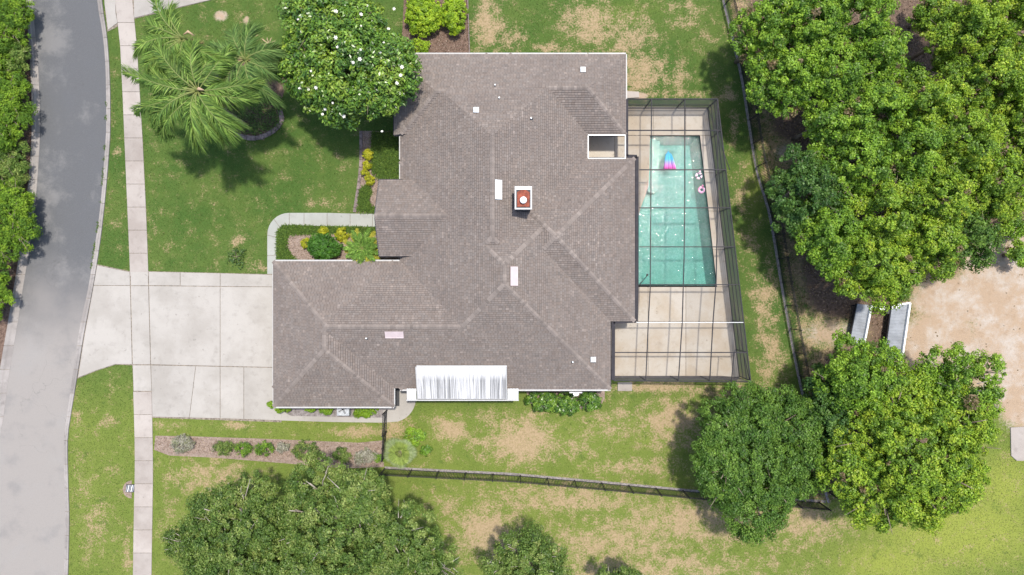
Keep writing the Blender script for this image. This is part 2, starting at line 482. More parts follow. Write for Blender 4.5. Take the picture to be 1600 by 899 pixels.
FENCE = smooth_poly([(1128, -30), (1132, 0), (1143, 45), (1151, 80), (1162, 130), (1173, 200), (1185, 270), (1203, 330), (1214, 390), (1222, 440), (1231, 490), (1240, 540), (1252, 600), (1266, 660), (1285, 745), (1297, 786)], 3)
FENCE_S = [(601, 732), (700, 737), (800, 742), (945, 755), (1092, 769), (1297, 786)]

# ------------------------------------------------------------------ ground sheet
def axis(lo, hi, step, far):
    core = np.arange(lo, hi + 1e-6, step)
    ext = []; d = step; x = hi
    while x < far:
        d *= 1.35; x += d; ext.append(x)
    ext2 = []; d = step; x = lo
    while x > -far:
        d *= 1.35; x -= d; ext2.append(x)
    return np.array(ext2[::-1] + list(core) + ext)
xs = axis(-42, 42, 0.25, 500); ys = axis(-25, 25, 0.25, 500)
GX, GY = np.meshgrid(xs, ys)
PX = GX * PXM + 800; PY = 449.5 - GY * PXM

def cover(PX, PY):
    def ell(lst, base=0.0):
        w = np.full(PX.shape, base)
        for cx, cy, rx, ry, s in lst:
            d = np.sqrt(((PX - cx) / rx) ** 2 + ((PY - cy) / ry) ** 2)
            w = np.maximum(w, s * np.exp(-0.9 * d ** 2.2))
        return w
    dry = ell([(762, 40, 26, 40, .95), (800, 60, 30, 20, .5), (920, 35, 45, 40, .85), (985, 60, 45, 45, .7), (1000, 115, 55, 35, .85), (1070, 20, 40, 25, .5), (1060, 125, 30, 22, .6), (860, 75, 40, 10, .6), (1105, 60, 25, 40, .3),
               (1195, 470, 22, 70, .7), (1205, 560, 25, 50, .75), (1150, 612, 80, 16, .9), (1020, 606, 70, 9, .9), (1160, 300, 16, 50, .5), (1148, 200, 8, 40, .6), (1175, 380, 20, 40, .4), (1135, 150, 20, 10, .8), (1060, 148, 70, 6, .5),
               (815, 690, 50, 34, 1.05), (703, 672, 24, 20, .95), (760, 655, 25, 12, .6), (1050, 655, 55, 45, .75), (960, 655, 50, 28, .45), (880, 780, 140, 28, .6), (1090, 815, 160, 36, .72), (960, 850, 120, 40, .62), (1250, 815, 70, 35, .7), (760, 830, 50, 40, .9), (700, 790, 30, 20, .45), (1000, 890, 200, 30, .6), (830, 650, 12, 12, .7), (620, 670, 25, 20, .8), (760, 690, 50, 10, .5), (900, 700, 40, 20, .4), (1000, 730, 80, 14, .5),
               (240, 350, 9, 25, .6), (262, 352, 13, 17, .5), (370, 376, 18, 10, 1.0), (398, 418, 22, 9, .85), (508, 320, 38, 10, .75), (185, 236, 9, 12, .8), (233, 210, 6, 30, .6), (178, 352, 10, 12, .55), (165, 330, 10, 40, .3), (530, 245, 14, 12, .55), (540, 285, 16, 25, .4), (238, 415, 8, 10, .5),
               (150, 820, 30, 50, .5), (120, 640, 9, 50, .55), (165, 660, 15, 15, .5), (130, 750, 14, 50, .4), (330, 745, 70, 26, .75), (250, 663, 12, 8, .7), (560, 675, 45, 10, .85), (370, 665, 25, 7, .8), (280, 665, 20, 7, .5), (200, 870, 7, 40, .7), (175, 740, 12, 12, .4), (265, 800, 18, 60, .35), (300, 860, 30, 40, .3)], 0.0)
    dry = dry + np.where((PX < 640) & (PY < 640), -.28, -.02)
    dry = dry + 0.10 * (PY > 640) * (PX > 640)
    sand = ell([(345, 25, 13, 10, .75), (385, 32, 7, 9, .7), (1560, 430, 60, 60, 1.), (1500, 470, 80, 40, 1.), (1570, 540, 60, 110, 1.), (1470, 540, 70, 60, .95), (1600, 620, 50, 60, .9), (1590, 360, 40, 25, .7), (1300, 520, 70, 30, .55), (1230, 240, 30, 22, .55), (1460, 600, 60, 60, .85), (1000, 150, 14, 6, .9), (1660, 480, 100, 150, 1.)])
    right = lerp_x(PY)
    wood = np.clip((PX - right) / 10, 0, 1) * np.clip((760 - PY) / 30, 0, 1) * (1 - np.clip((PX - 1440) / 25, 0, 1) * np.clip((PY - 600) / 30, 0, 1))
    litter = wood * (0.42 + 0.5 * np.clip((PX - right - 30) / 40, 0, 1)); dry = np.maximum(dry, wood * .6)
    litter = litter * (1 - np.clip(sand * 1.5, 0, 1))
    litter = np.maximum(litter, ell([(1280, 700, 60, 90, .9), (1420, 75, 40, 60, 1.)]))
    bed_l = np.clip((np.interp(PY, [p[1] for p in KERB_L], [p[0] for p in KERB_L]) - PX) / 4, 0, 1)
    litter = np.maximum(litter, bed_l * np.clip((620 - PY) / 40, 0, 1))
    lush = ell([(1500, 830, 170, 75, 1.1), (1400, 880, 120, 50, 1.), (1570, 760, 60, 70, 1.), (1010, 690, 60, 14, .5), (150, 850, 40, 60, .45), (470, 690, 70, 12, .4), (690, 650, 40, 20, .45), (700, 820, 40, 25, .5), (860, 690, 40, 20, .3), (1180, 300, 20, 60, .4), (960, 20, 60, 20, .2), (1000, 780, 150, 30, .3)], 0.0)
    lush = np.maximum(lush, 0.42 * np.clip((PY - 540) / 120, 0, 1))
    return dry, sand, litter, lush
fx_ = np.array([p[0] for p in FENCE] + [1300, 1300]); fy_ = np.array([p[1] for p in FENCE] + [800, 3000])
def lerp_x(PY): return np.interp(PY, fy_, fx_)

D_, S_, L_, U_ = cover(PX, PY)
nx, ny = len(xs), len(ys)
gv = np.stack([GX, GY, np.zeros_like(GX)], -1).reshape(-1, 3)
gv[:, 2] = (vnoise(GX.ravel(), GY.ravel(), 3, 3, 0.25) - 0.5) * 0.0
ii, jj = np.meshgrid(np.arange(nx - 1), np.arange(ny - 1))
a0 = (jj * nx + ii).ravel()
fc = np.stack([a0, a0 + 1, a0 + nx + 1, a0 + nx], -1)
cxp = (PX[:-1, :-1] + PX[1:, 1:]).ravel() / 2; cyp = (PY[:-1, :-1] + PY[1:, 1:]).ravel() / 2
POOL_HOLE = [(985, 205), (1096, 205), (1126, 455), (985, 455)]
keep = ~in_poly(cxp, cyp, POOL_HOLE)
fc = fc[keep]
me = bpy.data.meshes.new('ground')
me.vertices.add(len(gv)); me.vertices.foreach_set('co', gv.astype(np.float32).ravel())
me.loops.add(len(fc) * 4); me.loops.foreach_set('vertex_index', fc.astype(np.int32).ravel())
me.polygons.add(len(fc)); me.polygons.foreach_set('loop_start', np.arange(0, len(fc) * 4, 4, dtype=np.int32)); me.polygons.foreach_set('loop_total', np.full(len(fc), 4, dtype=np.int32))
ca = me.color_attributes.new('Cover', 'FLOAT_COLOR', 'POINT')
ca.data.foreach_set('color', np.stack([D_, S_, L_, U_], -1).astype(np.float32).ravel())
me.update(calc_edges=True); me.materials.append(M['turf'])
ground = bpy.data.objects.new('ground', me); COL.objects.link(ground)
tag(ground, 'patchy green lawn with dry brown turf and bare sand beyond the fence', kind='structure')

# ------------------------------------------------------------------ road, kerbs
def ribbon(La, Lb, z, name, m, kind='structure'):
    b = MB(); n = min(len(La), len(Lb))
    vv = []
    for i in range(n):
        vv.append((gx(La[i][0]), gy(La[i][1]), z)); vv.append((gx(Lb[i][0]), gy(Lb[i][1]), z))
    b.add(vv, [(2 * i, 2 * i + 2, 2 * i + 3, 2 * i + 1) for i in range(n - 1)])
    o = b.build(name, m); o['kind'] = kind; return o
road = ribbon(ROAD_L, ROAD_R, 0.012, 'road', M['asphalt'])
tag(road, 'grey cracked asphalt street curving past the driveway')

def kerb_run(name, label, inner, outer, h, step_px):
    root = ribbon(inner, outer, 0.008, name, M['joint'])
    tag(root, label)
    y = -200
    while y < 1100:
        y1 = y + step_px
        ysx = [y + 0.6, (y + y1) / 2, y1]
        a = [(lerp_poly(inner, yy), yy) for yy in ysx]; b_ = [(lerp_poly(outer, yy), yy) for yy in ysx]
        b = MB()
        # gutter pan falls to the road, the back stands up as a rolled kerb
        prof = [(0.0, 0.02), (0.45, 0.045), (0.62, h), (1.0, h)]
        vv = []; ff = []
        for k in range(3):
            for u, zz in prof:
                px = a[k][0] + (b_[k][0] - a[k][0]) * u; py = a[k][1] + (b_[k][1] - a[k][1]) * u
                vv.append((gx(px), gy(py), zz))
            vv.append((gx(b_[k][0]), gy(b_[k][1]), 0.0))
        for k in range(2):
            for q in range(4):
                i = k * 5 + q; ff.append((i, i + 1, i + 6, i + 5))
        b.add(vv, ff); b.build('kerb_stone', M['kerb'], root)
        y = y1
kerb_run('kerb_house_side', 'low concrete kerb on the house side of the street', ROAD_R, KERB_R, 0.10, 37)
kerb_run('kerb_far_side', 'wide concrete kerb and gutter on the planted side of the street', ROAD_L, KERB_L, 0.12, 37)

# ------------------------------------------------------------------ sidewalk slabs
side = ribbon([(lerp_poly(WALK_L, y), y) for y in range(-300, 1200, 20)], [(lerp_poly(WALK_R, y), y) for y in range(-300, 1200, 20)], 0.016, 'sidewalk', M['joint'])
tag(side, 'narrow pale concrete sidewalk of square slabs beside the street')
y = -144
edges_y = []
while y < 1010:
    edges_y.append(y); y += 36
def quad_slab(root, name, m, pts, z1, z0=0.0, bev=0.012):
    b = MB(); b.prism([(gx(p[0]), gy(p[1])) for p in pts], z0, z1, bev); return b.build(name, m, root)
for y0, y1 in zip(edges_y, edges_y[1:]):
    if 420 < y0 < 590: continue
    g = 0.3
    quad_slab(side, 'slab', M['walk'], [(lerp_poly(WALK_L, y0 + g), y0 + g), (lerp_poly(WALK_R, y0 + g), y0 + g), (lerp_poly(WALK_R, y1 - g), y1 - g), (lerp_poly(WALK_L, y1 - g), y1 - g)], 0.05 + random.uniform(-.004, .004))

# ------------------------------------------------------------------ driveway slabs
drive_poly = [(151, 413), (203, 424), (232, 424), (440, 429), (440, 660), (237.5, 653), (209, 610), (207, 571), (181, 570), (150, 580), (121, 592), (132, 522), (146, 450)]
b = MB(); b.prism([(gx(p[0]), gy(p[1])) for p in drive_poly], 0.0, 0.02)
drive = b.build('driveway', M['joint']); tag(drive, 'broad pale concrete driveway running from the street to the garage', kind='structure')
for pts in [
    [(152.5, 415), (203, 425.5), (203.6, 446), (147, 446)],                                   # apron top
    [(147, 446.8), (203.6, 446.8), (206.6, 569), (180.5, 569), (150, 579), (122.5, 590), (133, 523)],
    [(204.6, 425), (231.6, 425), (232, 446.3), (205, 446.3)],
    [(205, 447.3), (232.2, 447.3), (235.4, 569.5), (208, 569.5)],
    [(208.2, 571), (235.6, 571), (237.2, 611), (209.4, 611)],
    [(232.9, 425), (281.5, 426), (281.8, 446.5), (233.3, 446)], [(282.3, 426), (344, 427.4), (344, 447.2), (282.6, 446.6)], [(344.8, 427.4), (432, 430), (432, 448.2), (344.8, 447.3)],
    [(233.3, 447.2), (344, 448.2), (344, 572), (236.4, 569.4)], [(344.8, 448.3), (440, 449), (440, 574), (344.8, 572)],
    [(236.6, 571), (306, 572.4), (296, 652.5), (238.6, 651)], [(306.7, 572.4), (344, 573.3), (344, 653.6), (296.7, 652.5)], [(344.8, 573.3), (381, 574), (381, 654.8), (344.8, 653.6)], [(381.7, 574), (440, 575), (440, 657), (381.7, 654.8)]]:
    quad_slab(drive, 'slab', M['drive'], pts, 0.055 + random.uniform(-.003, .003), 0.0, 0.01)
# neighbour's drive at the top of the photograph
b = MB(); b.prism([(gx(p[0]), gy(p[1])) for p in [(160, -120), (460, -120), (332, 0), (250, 20), (205, 31), (168, 50), (163, 0)]], 0.0, 0.02)
nd = b.build('neighbour_driveway', M['joint']); tag(nd, 'pale concrete end of the next driveway at the top of the street', kind='structure')
for pts in [[(162, -118), (179, -118), (181, 20), (184, 36), (169.5, 47), (164, 8)], [(208.5, -118), (455, -118), (331, 0), (250, 18.5), (210, 28.5)]]:
    quad_slab(nd, 'slab', M['drive'], pts, 0.055, 0.0, 0.01)

# ------------------------------------------------------------------ garden path and side path
def arc(cx, cy, r, a0, a1, n): return [(cx + r * math.cos(R(a0 + (a1 - a0) * i / n)), cy + r * math.sin(R(a0 + (a1 - a0) * i / n))) for i in range(n + 1)]
gp_out = [(418, 429), (418, 400), (418, 368)] + arc(452, 367, 34, 180, 270, 8)[1:] + [(475, 333), (511, 333), (547, 334), (582, 334.5), (612, 335)]
gp_in = [(434, 429), (434, 400), (433.5, 372)] + arc(452, 371, 18, 180, 270, 8)[1:] + [(475, 353), (511, 353.5), (547, 354), (582, 354.5), (612, 355)]
gpath = ribbon(gp_out, gp_in, 0.018, 'garden_path', M['joint'])
tag(gpath, 'pale concrete garden path bending from the driveway to the entry porch')
cuts = [0, 1, 2, 6, 10, 11, 12, 13, 14, 15]
for i0, i1 in zip(cuts, cuts[1:]):
    o_ = gp_out[i0:i1 + 1]; i_ = gp_in[i0:i1 + 1]
    b = MB(); vv = []; ff = []
    n = len(o_)
    for k in range(n):
        e = 0.5 if k == 0 else 0
        for (p, z) in ((o_[k], 0.0), (o_[k], 0.05), (i_[k], 0.05), (i_[k], 0.0)):
            q = p
            if e:
                nn = (o_ if p is o_[k] else i_)[1]; dd = math.hypot(nn[0] - p[0], nn[1] - p[1]); q = (p[0] + (nn[0] - p[0]) / dd * 0.7, p[1] + (nn[1] - p[1]) / dd * 0.7)
            vv.append((gx(q[0]), gy(q[1]), z))
    for k in range(n - 1):
        for q in range(3): ff.append((k * 4 + q, k * 4 + q + 4, k * 4 + q + 5, k * 4 + q + 1))
    ff += [(0, 1, 2, 3), (4 * n - 1, 4 * n - 2, 4 * n - 3, 4 * n - 4)]
    b.add(vv, ff); b.build('slab', M['path'], gpath)
sp_poly = [(440, 612), (650, 590), (650, 626)] + arc(612, 622, 38, 5, 75, 7) + [(600, 660.5), (520, 659.5), (440, 657)]
b = MB(); b.prism([(gx(p[0]), gy(p[1])) for p in sp_poly], 0.0, 0.045); spath = b.build('side_path', M['drive'])
tag(spath, 'pale concrete side path along the garage wall with a rounded end', kind='structure')
for (pts, nm) in (([(442, 637.5), (599, 641), (599, 653), (455, 650), (446, 645)], 0),):
    b = MB(); b.prism([(gx(p[0]), gy(p[1])) for p in pts], 0.04, 0.049); o = b.build('planting_strip', M['gravel']); tag(o, kind='structure')

# ------------------------------------------------------------------ planting beds
def bed(name, pts, m, label, z=0.022):
    b = MB(); b.prism([(gx(p[0]), gy(p[1])) for p in pts], 0.0, z); o = b.build(name, m); tag(o, label, kind='structure'); return o
bed('front_bed', [(434.5, 432), (434.5, 366), (441, 357), (452, 354), (600, 356), (625, 356), (625, 432)], M['pale_mulch'], 'mulched planting bed between the garden path and the garage')
bed('porch_bed', [(566, 205), (650, 205), (650, 290), (615, 334), (560, 333), (556, 318), (563, 262)], M['pale_mulch'], 'mulched planting bed beside the entry porch')
bed('palm_bed', smooth_poly([(330, 170), (345, 205), (380, 214), (405, 215), (425, 206), (440, 190), (436, 168), (445, 140), (450, 100), (430, 70), (395, 90), (350, 120), (330, 170)], 3), M['mulch'], 'curved mulch bed under the palms')
bed('side_bed', [(243, 681), (300, 682), (420, 686), (560, 692), (600, 688), (600, 730), (540, 732), (420, 722), (330, 715), (265, 712), (241, 703)], M['pale_mulch'], 'long mulch bed with shrubs south of the driveway')
bed('corner_bed', [(632, -20), (731, -20), (734, 90), (640, 100), (628, 60)], M['mulch'], 'mulch bed with clipped shrubs at the back corner of the house')
bed('verge_bed', [(p[0] - 0.5, p[1]) for p in KERB_L if -60 < p[1] < 640] + [(-60, 640), (-60, -60)], M['mulch'], 'dark mulch verge on the far side of the street', 0.02)
bed('eave_bed', [(815, 590), (945, 590), (945, 622), (938, 636), (905, 640), (860, 640), (828, 630)], M['pale_mulch'], 'bare mulch strip under the south eave')
# raised edging of the palm bed, stones one by one
edge_pts = smooth_poly([(352, 200), (372, 212), (400, 216), (424, 207), (440, 190), (437, 172)], 8)
edg = thing('bed_edging', 'curved row of dark edging stones round the palm bed', 'edging', P(400, 210))
for (x0, y0), (x1, y1) in zip(edge_pts[::2], edge_pts[2::2]):
    b = MB(); b.bar(P(x0, y0, 0.06), P(x0 + (x1 - x0) * .93, y0 + (y1 - y0) * .93, 0.06), 0.34 + random.uniform(-.05, .05), 0.13); b.build('edging_stone', M['edging'], edg)
edg = thing('bed_edging', 'straight row of grey edging stones between lawn and porch bed', 'edging', P(560, 270))
ep = smooth_poly([(564, 205), (564, 250), (561, 285), (556, 318), (554, 332)], 6)
for (x0, y0), (x1, y1) in zip(ep[::2], ep[2::2]):
    b = MB(); b.bar(P(x0, y0, 0.05), P(x0 + (x1 - x0) * .94, y0 + (y1 - y0) * .94, 0.05), 0.24, 0.1); b.build('edging_stone', M['edging'], edg)
edg = thing('bed_edging', 'thin upright edging board beside the clipped shrubs behind the house', 'edging', P(733, 40))
for k in range(6):
    b = MB(); b.bar(P(730.5 + k * .55, -10 + k * 16, 0.1), P(731 + k * .55, 5.5 + k * 16, 0.1), 0.08, 0.22); b.build('edging_board', M['edging'], edg)
def strip_gravel(name, line, w_px, dx, dy, label):
    a = [(p[0] + dx, p[1] + dy) for p in line]; b_ = [(p[0] + dx + w_px[0], p[1] + dy + w_px[1]) for p in line]
    o = ribbon(a, b_, 0.014, name, M['gravel']); tag(o, label)
strip_gravel('fence_strip', FENCE, (4, 0), -4, 0, 'bare grey strip under the back fence')
strip_gravel('fence_strip_south', FENCE_S[:-1] + [(1290, 785)], (0, 4), 0, -3, 'bare grey strip under the south fence')
b = MB(); b.prism([(gx(p[0]), gy(p[1])) for p in arc(206, 765, 14, 90, 270, 10)], 0.0, 0.02); o = b.build('bare_soil', M['pale_mulch']); tag(o, kind='structure')

# ------------------------------------------------------------------ the house
SL = 0.58; ZE = 2.7
def rect(x0, x1, y0, y1, sides='NSEW', ze=ZE, off=None):
    off = off or {}
    r = dict(x0=x0 / PXM, x1=x1 / PXM, y0=y0 / PXM, y1=y1 / PXM, ze=ze, pl={})
    for s in sides:
        o = ze + off.get(s, 0)
        if s == 'W': r['pl'][s] = (SL, 0, o - SL * r['x0'])
        if s == 'E': r['pl'][s] = (-SL, 0, o + SL * r['x1'])
        if s == 'S': r['pl'][s] = (0, SL, o - SL * r['y0'])
        if s == 'N': r['pl'][s] = (0, -SL, o + SL * r['y1'])
    return r
RECTS = [rect(-166, 146, -151, 187), rect(-166, 112, -70, 346), rect(-60, 182, -50, 192), rect(-40, 169, 226, 346),
         rect(-175, 0, 226, 346, off={'S': 0.33}), rect(-354, 40, -149, 39), rect(-353.5, -175, -176.5, 38.5), rect(-195, -60, 46, 158, 'NS', 3.25)]
def zrect(r, x, y):
    return min(a * x + b_ * y + c_ for a, b_, c_ in r['pl'].values())
def inside(r, x, y, e=0.0): return r['x0'] - e <= x <= r['x1'] + e and r['y0'] - e <= y <= r['y1'] + e
def ztop(x, y, skip=-1):
    z = -1
    for i, r in enumerate(RECTS):
        if i != skip and inside(r, x, y): z = max(z, zrect(r, x, y))
    return z
def clip(poly, a, b_, c_):
    """keep a*x+b*y+c >= 0"""
    out = []; n = len(poly)
    for i in range(n):
        p = poly[i]; q = poly[(i + 1) % n]
        dp = a * p[0] + b_ * p[1] + c_; dq = a * q[0] + b_ * q[1] + c_
        if dp >= 0: out.append(p)
        if (dp > 0 and dq < 0) or (dp < 0 and dq > 0):
            k = dp / (dp - dq); out.append((p[0] + (q[0] - p[0]) * k, p[1] + (q[1] - p[1]) * k))
    return out
house = thing('house', 'single-storey house with brown shingled hip roof and chimney', 'house', (0, 2, 0))
felt = MB(); shing = MB(); caps = MB()
gutters = []
for i, r in enumerate(RECTS):
    zo = i * 0.003
    base_poly = [(r['x0'], r['y0']), (r['x1'], r['y0']), (r['x1'], r['y1']), (r['x0'], r['y1'])]
    r['faces'] = {}
    for s, pl in r['pl'].items():
        poly = base_poly
        for s2, p2 in r['pl'].items():
            if s2 != s: poly = clip(poly, p2[0] - pl[0], p2[1] - pl[1], p2[2] - pl[2])
        if len(poly) < 3: continue
        r['faces'][s] = poly
        felt.add([(p[0], p[1], pl[0] * p[0] + pl[1] * p[1] + pl[2] + zo - 0.012) for p in poly], [tuple(range(len(poly)))])
        # shingle tabs in courses
        E_, W_ = 0.15, 0.235
        ups = {'W': (1, 0), 'E': (-1, 0), 'S': (0, 1), 'N': (0, -1)}[s]
        al = (ups[1], -ups[0]) if s in 'NS' else (0, 1)
        al = (abs(al[0]), abs(al[1]))
        us = [p[0] * ups[0] + p[1] * ups[1] for p in poly]; vs_ = [p[0] * al[0] + p[1] * al[1] for p in poly]
        u0, u1 = min(us), max(us); v0, v1 = min(vs_), max(vs_)
        for k in range(int((u1 - u0) / E_) + 1):
            ua = u0 + k * E_; ub = ua + E_ - 0.014
            sh = (k * 0.171 + 0.07 * math.sin(k * 7.7)) % W_
            for q in range(int(v0 / W_) - 2, int(v1 / W_) + 2):
                va = q * W_ + sh; vb = va + W_ - 0.012
                if vb < v0 or va > v1: continue
                cell = []
                for (u, v) in ((ua, va), (ub, va), (ub, vb), (ua, vb)):
                    cell.append((u * ups[0] + v * al[0], u * ups[1] + v * al[1]))
                if not any(zrect(r, min(max(x, r['x0']), r['x1']), min(max(y, r['y0']), r['y1'])) > ztop(x, y, i) - 0.05 for x, y in cell): continue
                pc = cell
                for s2, p2 in r['pl'].items():
                    if s2 != s and len(pc) >= 3: pc = clip(pc, p2[0] - pl[0], p2[1] - pl[1], p2[2] - pl[2])
                for (a, b_, c_) in ((1, 0, -r['x0']), (-1, 0, r['x1']), (0, 1, -r['y0']), (0, -1, r['y1'])):
                    if len(pc) >= 3: pc = clip(pc, a, b_, c_)
                if len(pc) < 3: continue
                n = len(pc); top = []; bot = []
                jit = random.uniform(-0.003, 0.003)
                for x, y in pc:
                    z = pl[0] * x + pl[1] * y + pl[2] + zo
                    u = x * ups[0] + y * ups[1]
                    top.append((x, y, z + jit + 0.044 - 0.034 * (u - ua) / E_)); bot.append((x, y, z - 0.008))
                m_ = random.gauss(1.0, 0.07); m_ = max(0.72, min(1.35, m_)); wrm = random.uniform(-.006, .006)
                if random.random() < 0.05: m_ *= 1.22
                cc = (0.200 * m_ + wrm, 0.170 * m_, 0.151 * m_ - wrm * .6)
                shing.add(top + bot, [tuple(range(n))] + [(a_, n + a_, n + (a_ + 1) % n, (a_ + 1) % n) for a_ in range(n)], cc)
    # hips and ridges
    segs = []
    fl = list(r['faces'].items())
    for a in range(len(fl)):
        for b_ in range(a + 1, len(fl)):
            com = [p for p in fl[a][1] if any(abs(p[0] - q[0]) + abs(p[1] - q[1]) < 1e-4 for q in fl[b_][1])]
            if len(com) >= 2: segs.append((com[0], com[1]))
    for p, q in segs:
        L = math.hypot(q[0] - p[0], q[1] - p[1])
        if L < 0.2: continue
        if zrect(r, *p) > zrect(r, *q): p, q = q, p
        dx, dy = (q[0] - p[0]) / L, (q[1] - p[1]) / L
        n = int(L / 0.2)
        for k in range(n):
            mx_, my_ = p[0] + dx * (k + .5) * L / n, p[1] + dy * (k + .5) * L / n
            if zrect(r, mx_, my_) < ztop(mx_, my_, i) - 0.02: continue
            za_, zl_, zr_ = ztop(mx_, my_), ztop(mx_ - dy * .35, my_ + dx * .35), ztop(mx_ + dy * .35, my_ - dx * .35)
            if za_ - (zl_ + zr_) / 2 < 0.06: continue
            vv = []
            for u, lift in ((k * L / n, 0.055), ((k + 1.12) * L / n, 0.036)):
                for sd in (-0.15, 0, 0.15):
                    x, y = p[0] + dx * u - dy * sd, p[1] + dy * u + dx * sd
                    cxx = min(max(x, r['x0']), r['x1']); cyy = min(max(y, r['y0']), r['y1'])
                    vv.append((x, y, zrect(r, cxx, cyy) + zo + lift))
            m_ = max(0.7, min(1.4, random.gauss(1.0, 0.12)))
            caps.add(vv, [(0, 1, 4, 3), (1, 2, 5, 4)], (0.226 * m_, 0.193 * m_, 0.171 * m_))
    # outer eaves
    for s, (p, q) in {'S': ((r['x0'], r['y0']), (r['x1'], r['y0'])), 'E': ((r['x1'], r['y0']), (r['x1'], r['y1'])), 'N': ((r['x1'], r['y1']), (r['x0'], r['y1'])), 'W': ((r['x0'], r['y1']), (r['x0'], r['y0']))}.items():
        n = 120; run = None
        nrmv = {'S': (0, -1), 'E': (1, 0), 'N': (0, 1), 'W': (-1, 0)}[s]
        for k in range(n + 2):
            u = min(k, n) / n
            x, y = p[0] + (q[0] - p[0]) * u, p[1] + (q[1] - p[1]) * u
            xo, yo = x + nrmv[0] * 0.12, y + nrmv[1] * 0.12
            ok = k <= n and not any(inside(r2, xo, yo, -0.01) and j != i and (zrect(r2, xo, yo) > r['ze'] - 0.4) for j, r2 in enumerate(RECTS)) and not any(j < i and inside(r2, x - nrmv[0] * .08, y - nrmv[1] * .08) and not inside(r2, xo, yo) and r2['ze'] == r['ze'] for j, r2 in enumerate(RECTS))
            if ok and run is None: run = (x, y)
            if not ok and run is not None:
                if math.hypot(lx - run[0], ly - run[1]) > 0.4: gutters.append((run, (lx, ly), nrmv, i, s))
                run = None
            lx, ly = x, y
roof = felt.build('roof', M['roof_felt'], house)
roof['label'] = 'brown grey shingled hip roof with many hips and valleys'
o = shing.build('shingles', M['shingle'], roof); o['kind'] = 'stuff'
o = caps.build('ridge_caps', M['shingle'], roof); o['kind'] = 'stuff'
for (p, q, nv, i, s) in gutters:
    z = RECTS[i]['ze']
    if i == 7 and s == 'W':
        b = MB(); mid = ((p[0] + q[0]) / 2, (p[1] + q[1]) / 2); zm = zrect(RECTS[7], *mid)
        b.bar((p[0], p[1], z - .06), (mid[0], mid[1], zm - .06), .06, .2); b.bar((mid[0], mid[1], zm - .06), (q[0], q[1], z - .06), .06, .2)
        b.build('barge_board', M['siding'], house); continue
    dark = (i == 0 and s == 'E') or (i == 7) or (i == 4 and s in 'SW') or (i == 3 and s == 'S') or (i == 2)
    w = 0.06 if dark else {'S': .10, 'N': .09, 'E': .06, 'W': .045}[s]
    off = w / 2 + 0.005
    ox, oy = nv[0] * off, nv[1] * off
    b = MB()
    b.bar((p[0] + ox, p[1] + oy, z - 0.09), (q[0] + ox, q[1] + oy, z - 0.09), w, 0.15)
    if not dark:   # open trough: lip proud of the pan
        ox2, oy2 = nv[0] * (w + 0.01), nv[1] * (w + 0.01)
        b.bar((p[0] + ox2, p[1] + oy2, z - 0.07), (q[0] + ox2, q[1] + oy2, z - 0.07), 0.02, 0.16)
    b.build('fascia' if dark else 'gutter', M['gutter_dark'] if dark else M['white_paint'], house)
# walls and soffit
ins = 0.5
for i, r in enumerate(RECTS):
    b = MB(); e = ins + i * 0.006
    if i == 7: continue
    b.prism([(r['x0'] + e, r['y0'] + e), (r['x1'] - e, r['y0'] + e), (r['x1'] - e, r['y1'] - e), (r['x0'] + e, r['y1'] - e)], 0.0, 2.56 + i * .004)
    b.build('wall', M['stucco'], house)
    b = MB(); z = 2.60 + i * 0.004; b.add([(r['x0'], r['y0'], z), (r['x1'], r['y0'], z), (r['x1'], r['y1'], z), (r['x0'], r['y1'], z)], [(3, 2, 1, 0)])
    b.build('soffit', M['white_paint'], house)
for yy in (52, 152):     # entry porch columns
    b = MB(); b.box((-188 / PXM, yy / PXM, 1.6), (.3, .3, 3.2)); b.box((-188 / PXM, yy / PXM, .12), (.42, .42, .24)); b.build('porch_column', M['stucco'], house)
gw = -353.5 / PXM + ins
gd = MB()
gd.box((gw - .02, -70 / PXM, 1.1), (.06, 5.0, 2.2)); gdo = gd.build('garage_door', M['white_paint'], house)
for k in range(4):
    b = MB(); b.box((gw - .065, -70 / PXM, .3 + k * .54), (.03, 4.9, .48)); b.build('door_panel', M['white_paint'], gdo)
def window(x, y, w, nv):
    b = MB(); d = (0.08, w, 1.3) if nv[0] else (w, 0.08, 1.3)
    b.box((x, y, 1.5), d); o = b.build('window', M['white_paint'], house)
    b = MB(); d = (0.1, w - .16, 1.14) if nv[0] else (w - .16, 0.1, 1.14)
    b.box((x + nv[0] * .004, y + nv[1] * .004, 1.5), d); b.build('pane', M['glass'], o)
for xx in (-300, -230): window(xx / PXM, -176.5 / PXM + ins, 1.2, (0, -1))
for xx in (30, 90): window(xx / PXM, -151 / PXM + ins, 1.6, (0, -1))
for xx in (-100, 0, 100): window(xx / PXM, 346 / PXM - ins, 1.4, (0, 1))
for yy in (20, 110): window(182 / PXM - ins, yy / PXM, 2.4, (1, 0))
window(169 / PXM - ins, 290 / PXM, 1.6, (1, 0)); window(146 / PXM - ins, -100 / PXM, 2.0, (1, 0)); window(-166 / PXM + ins, 200 / PXM, 1.6, (-1, 0))
b = MB(); b.box((-166 / PXM + ins - .03, 102 / PXM, 1.1), (.1, 1.1, 2.2)); fd = b.build('front_door', M['siding'], house)
b = MB(); b.tube([(-166 / PXM + ins - .1, 102 / PXM + .4, 1.0), (-166 / PXM + ins - .1, 102 / PXM + .4, 1.15)], .025); b.build('handle', M['galv'], fd)
# open lanai notch: white frame round the opening and screen
zl = 2.75
fr4 = [(919, 211.5), (977, 211.5), (977, 248), (919, 248)]
for (a, b_) in zip(fr4, fr4[1:] + fr4[:1]):
    b = MB(); b.bar(P(a[0], a[1], zl), P(b_[0], b_[1], zl), .06, .12); b.build('lanai_beam', M['galv'], house)

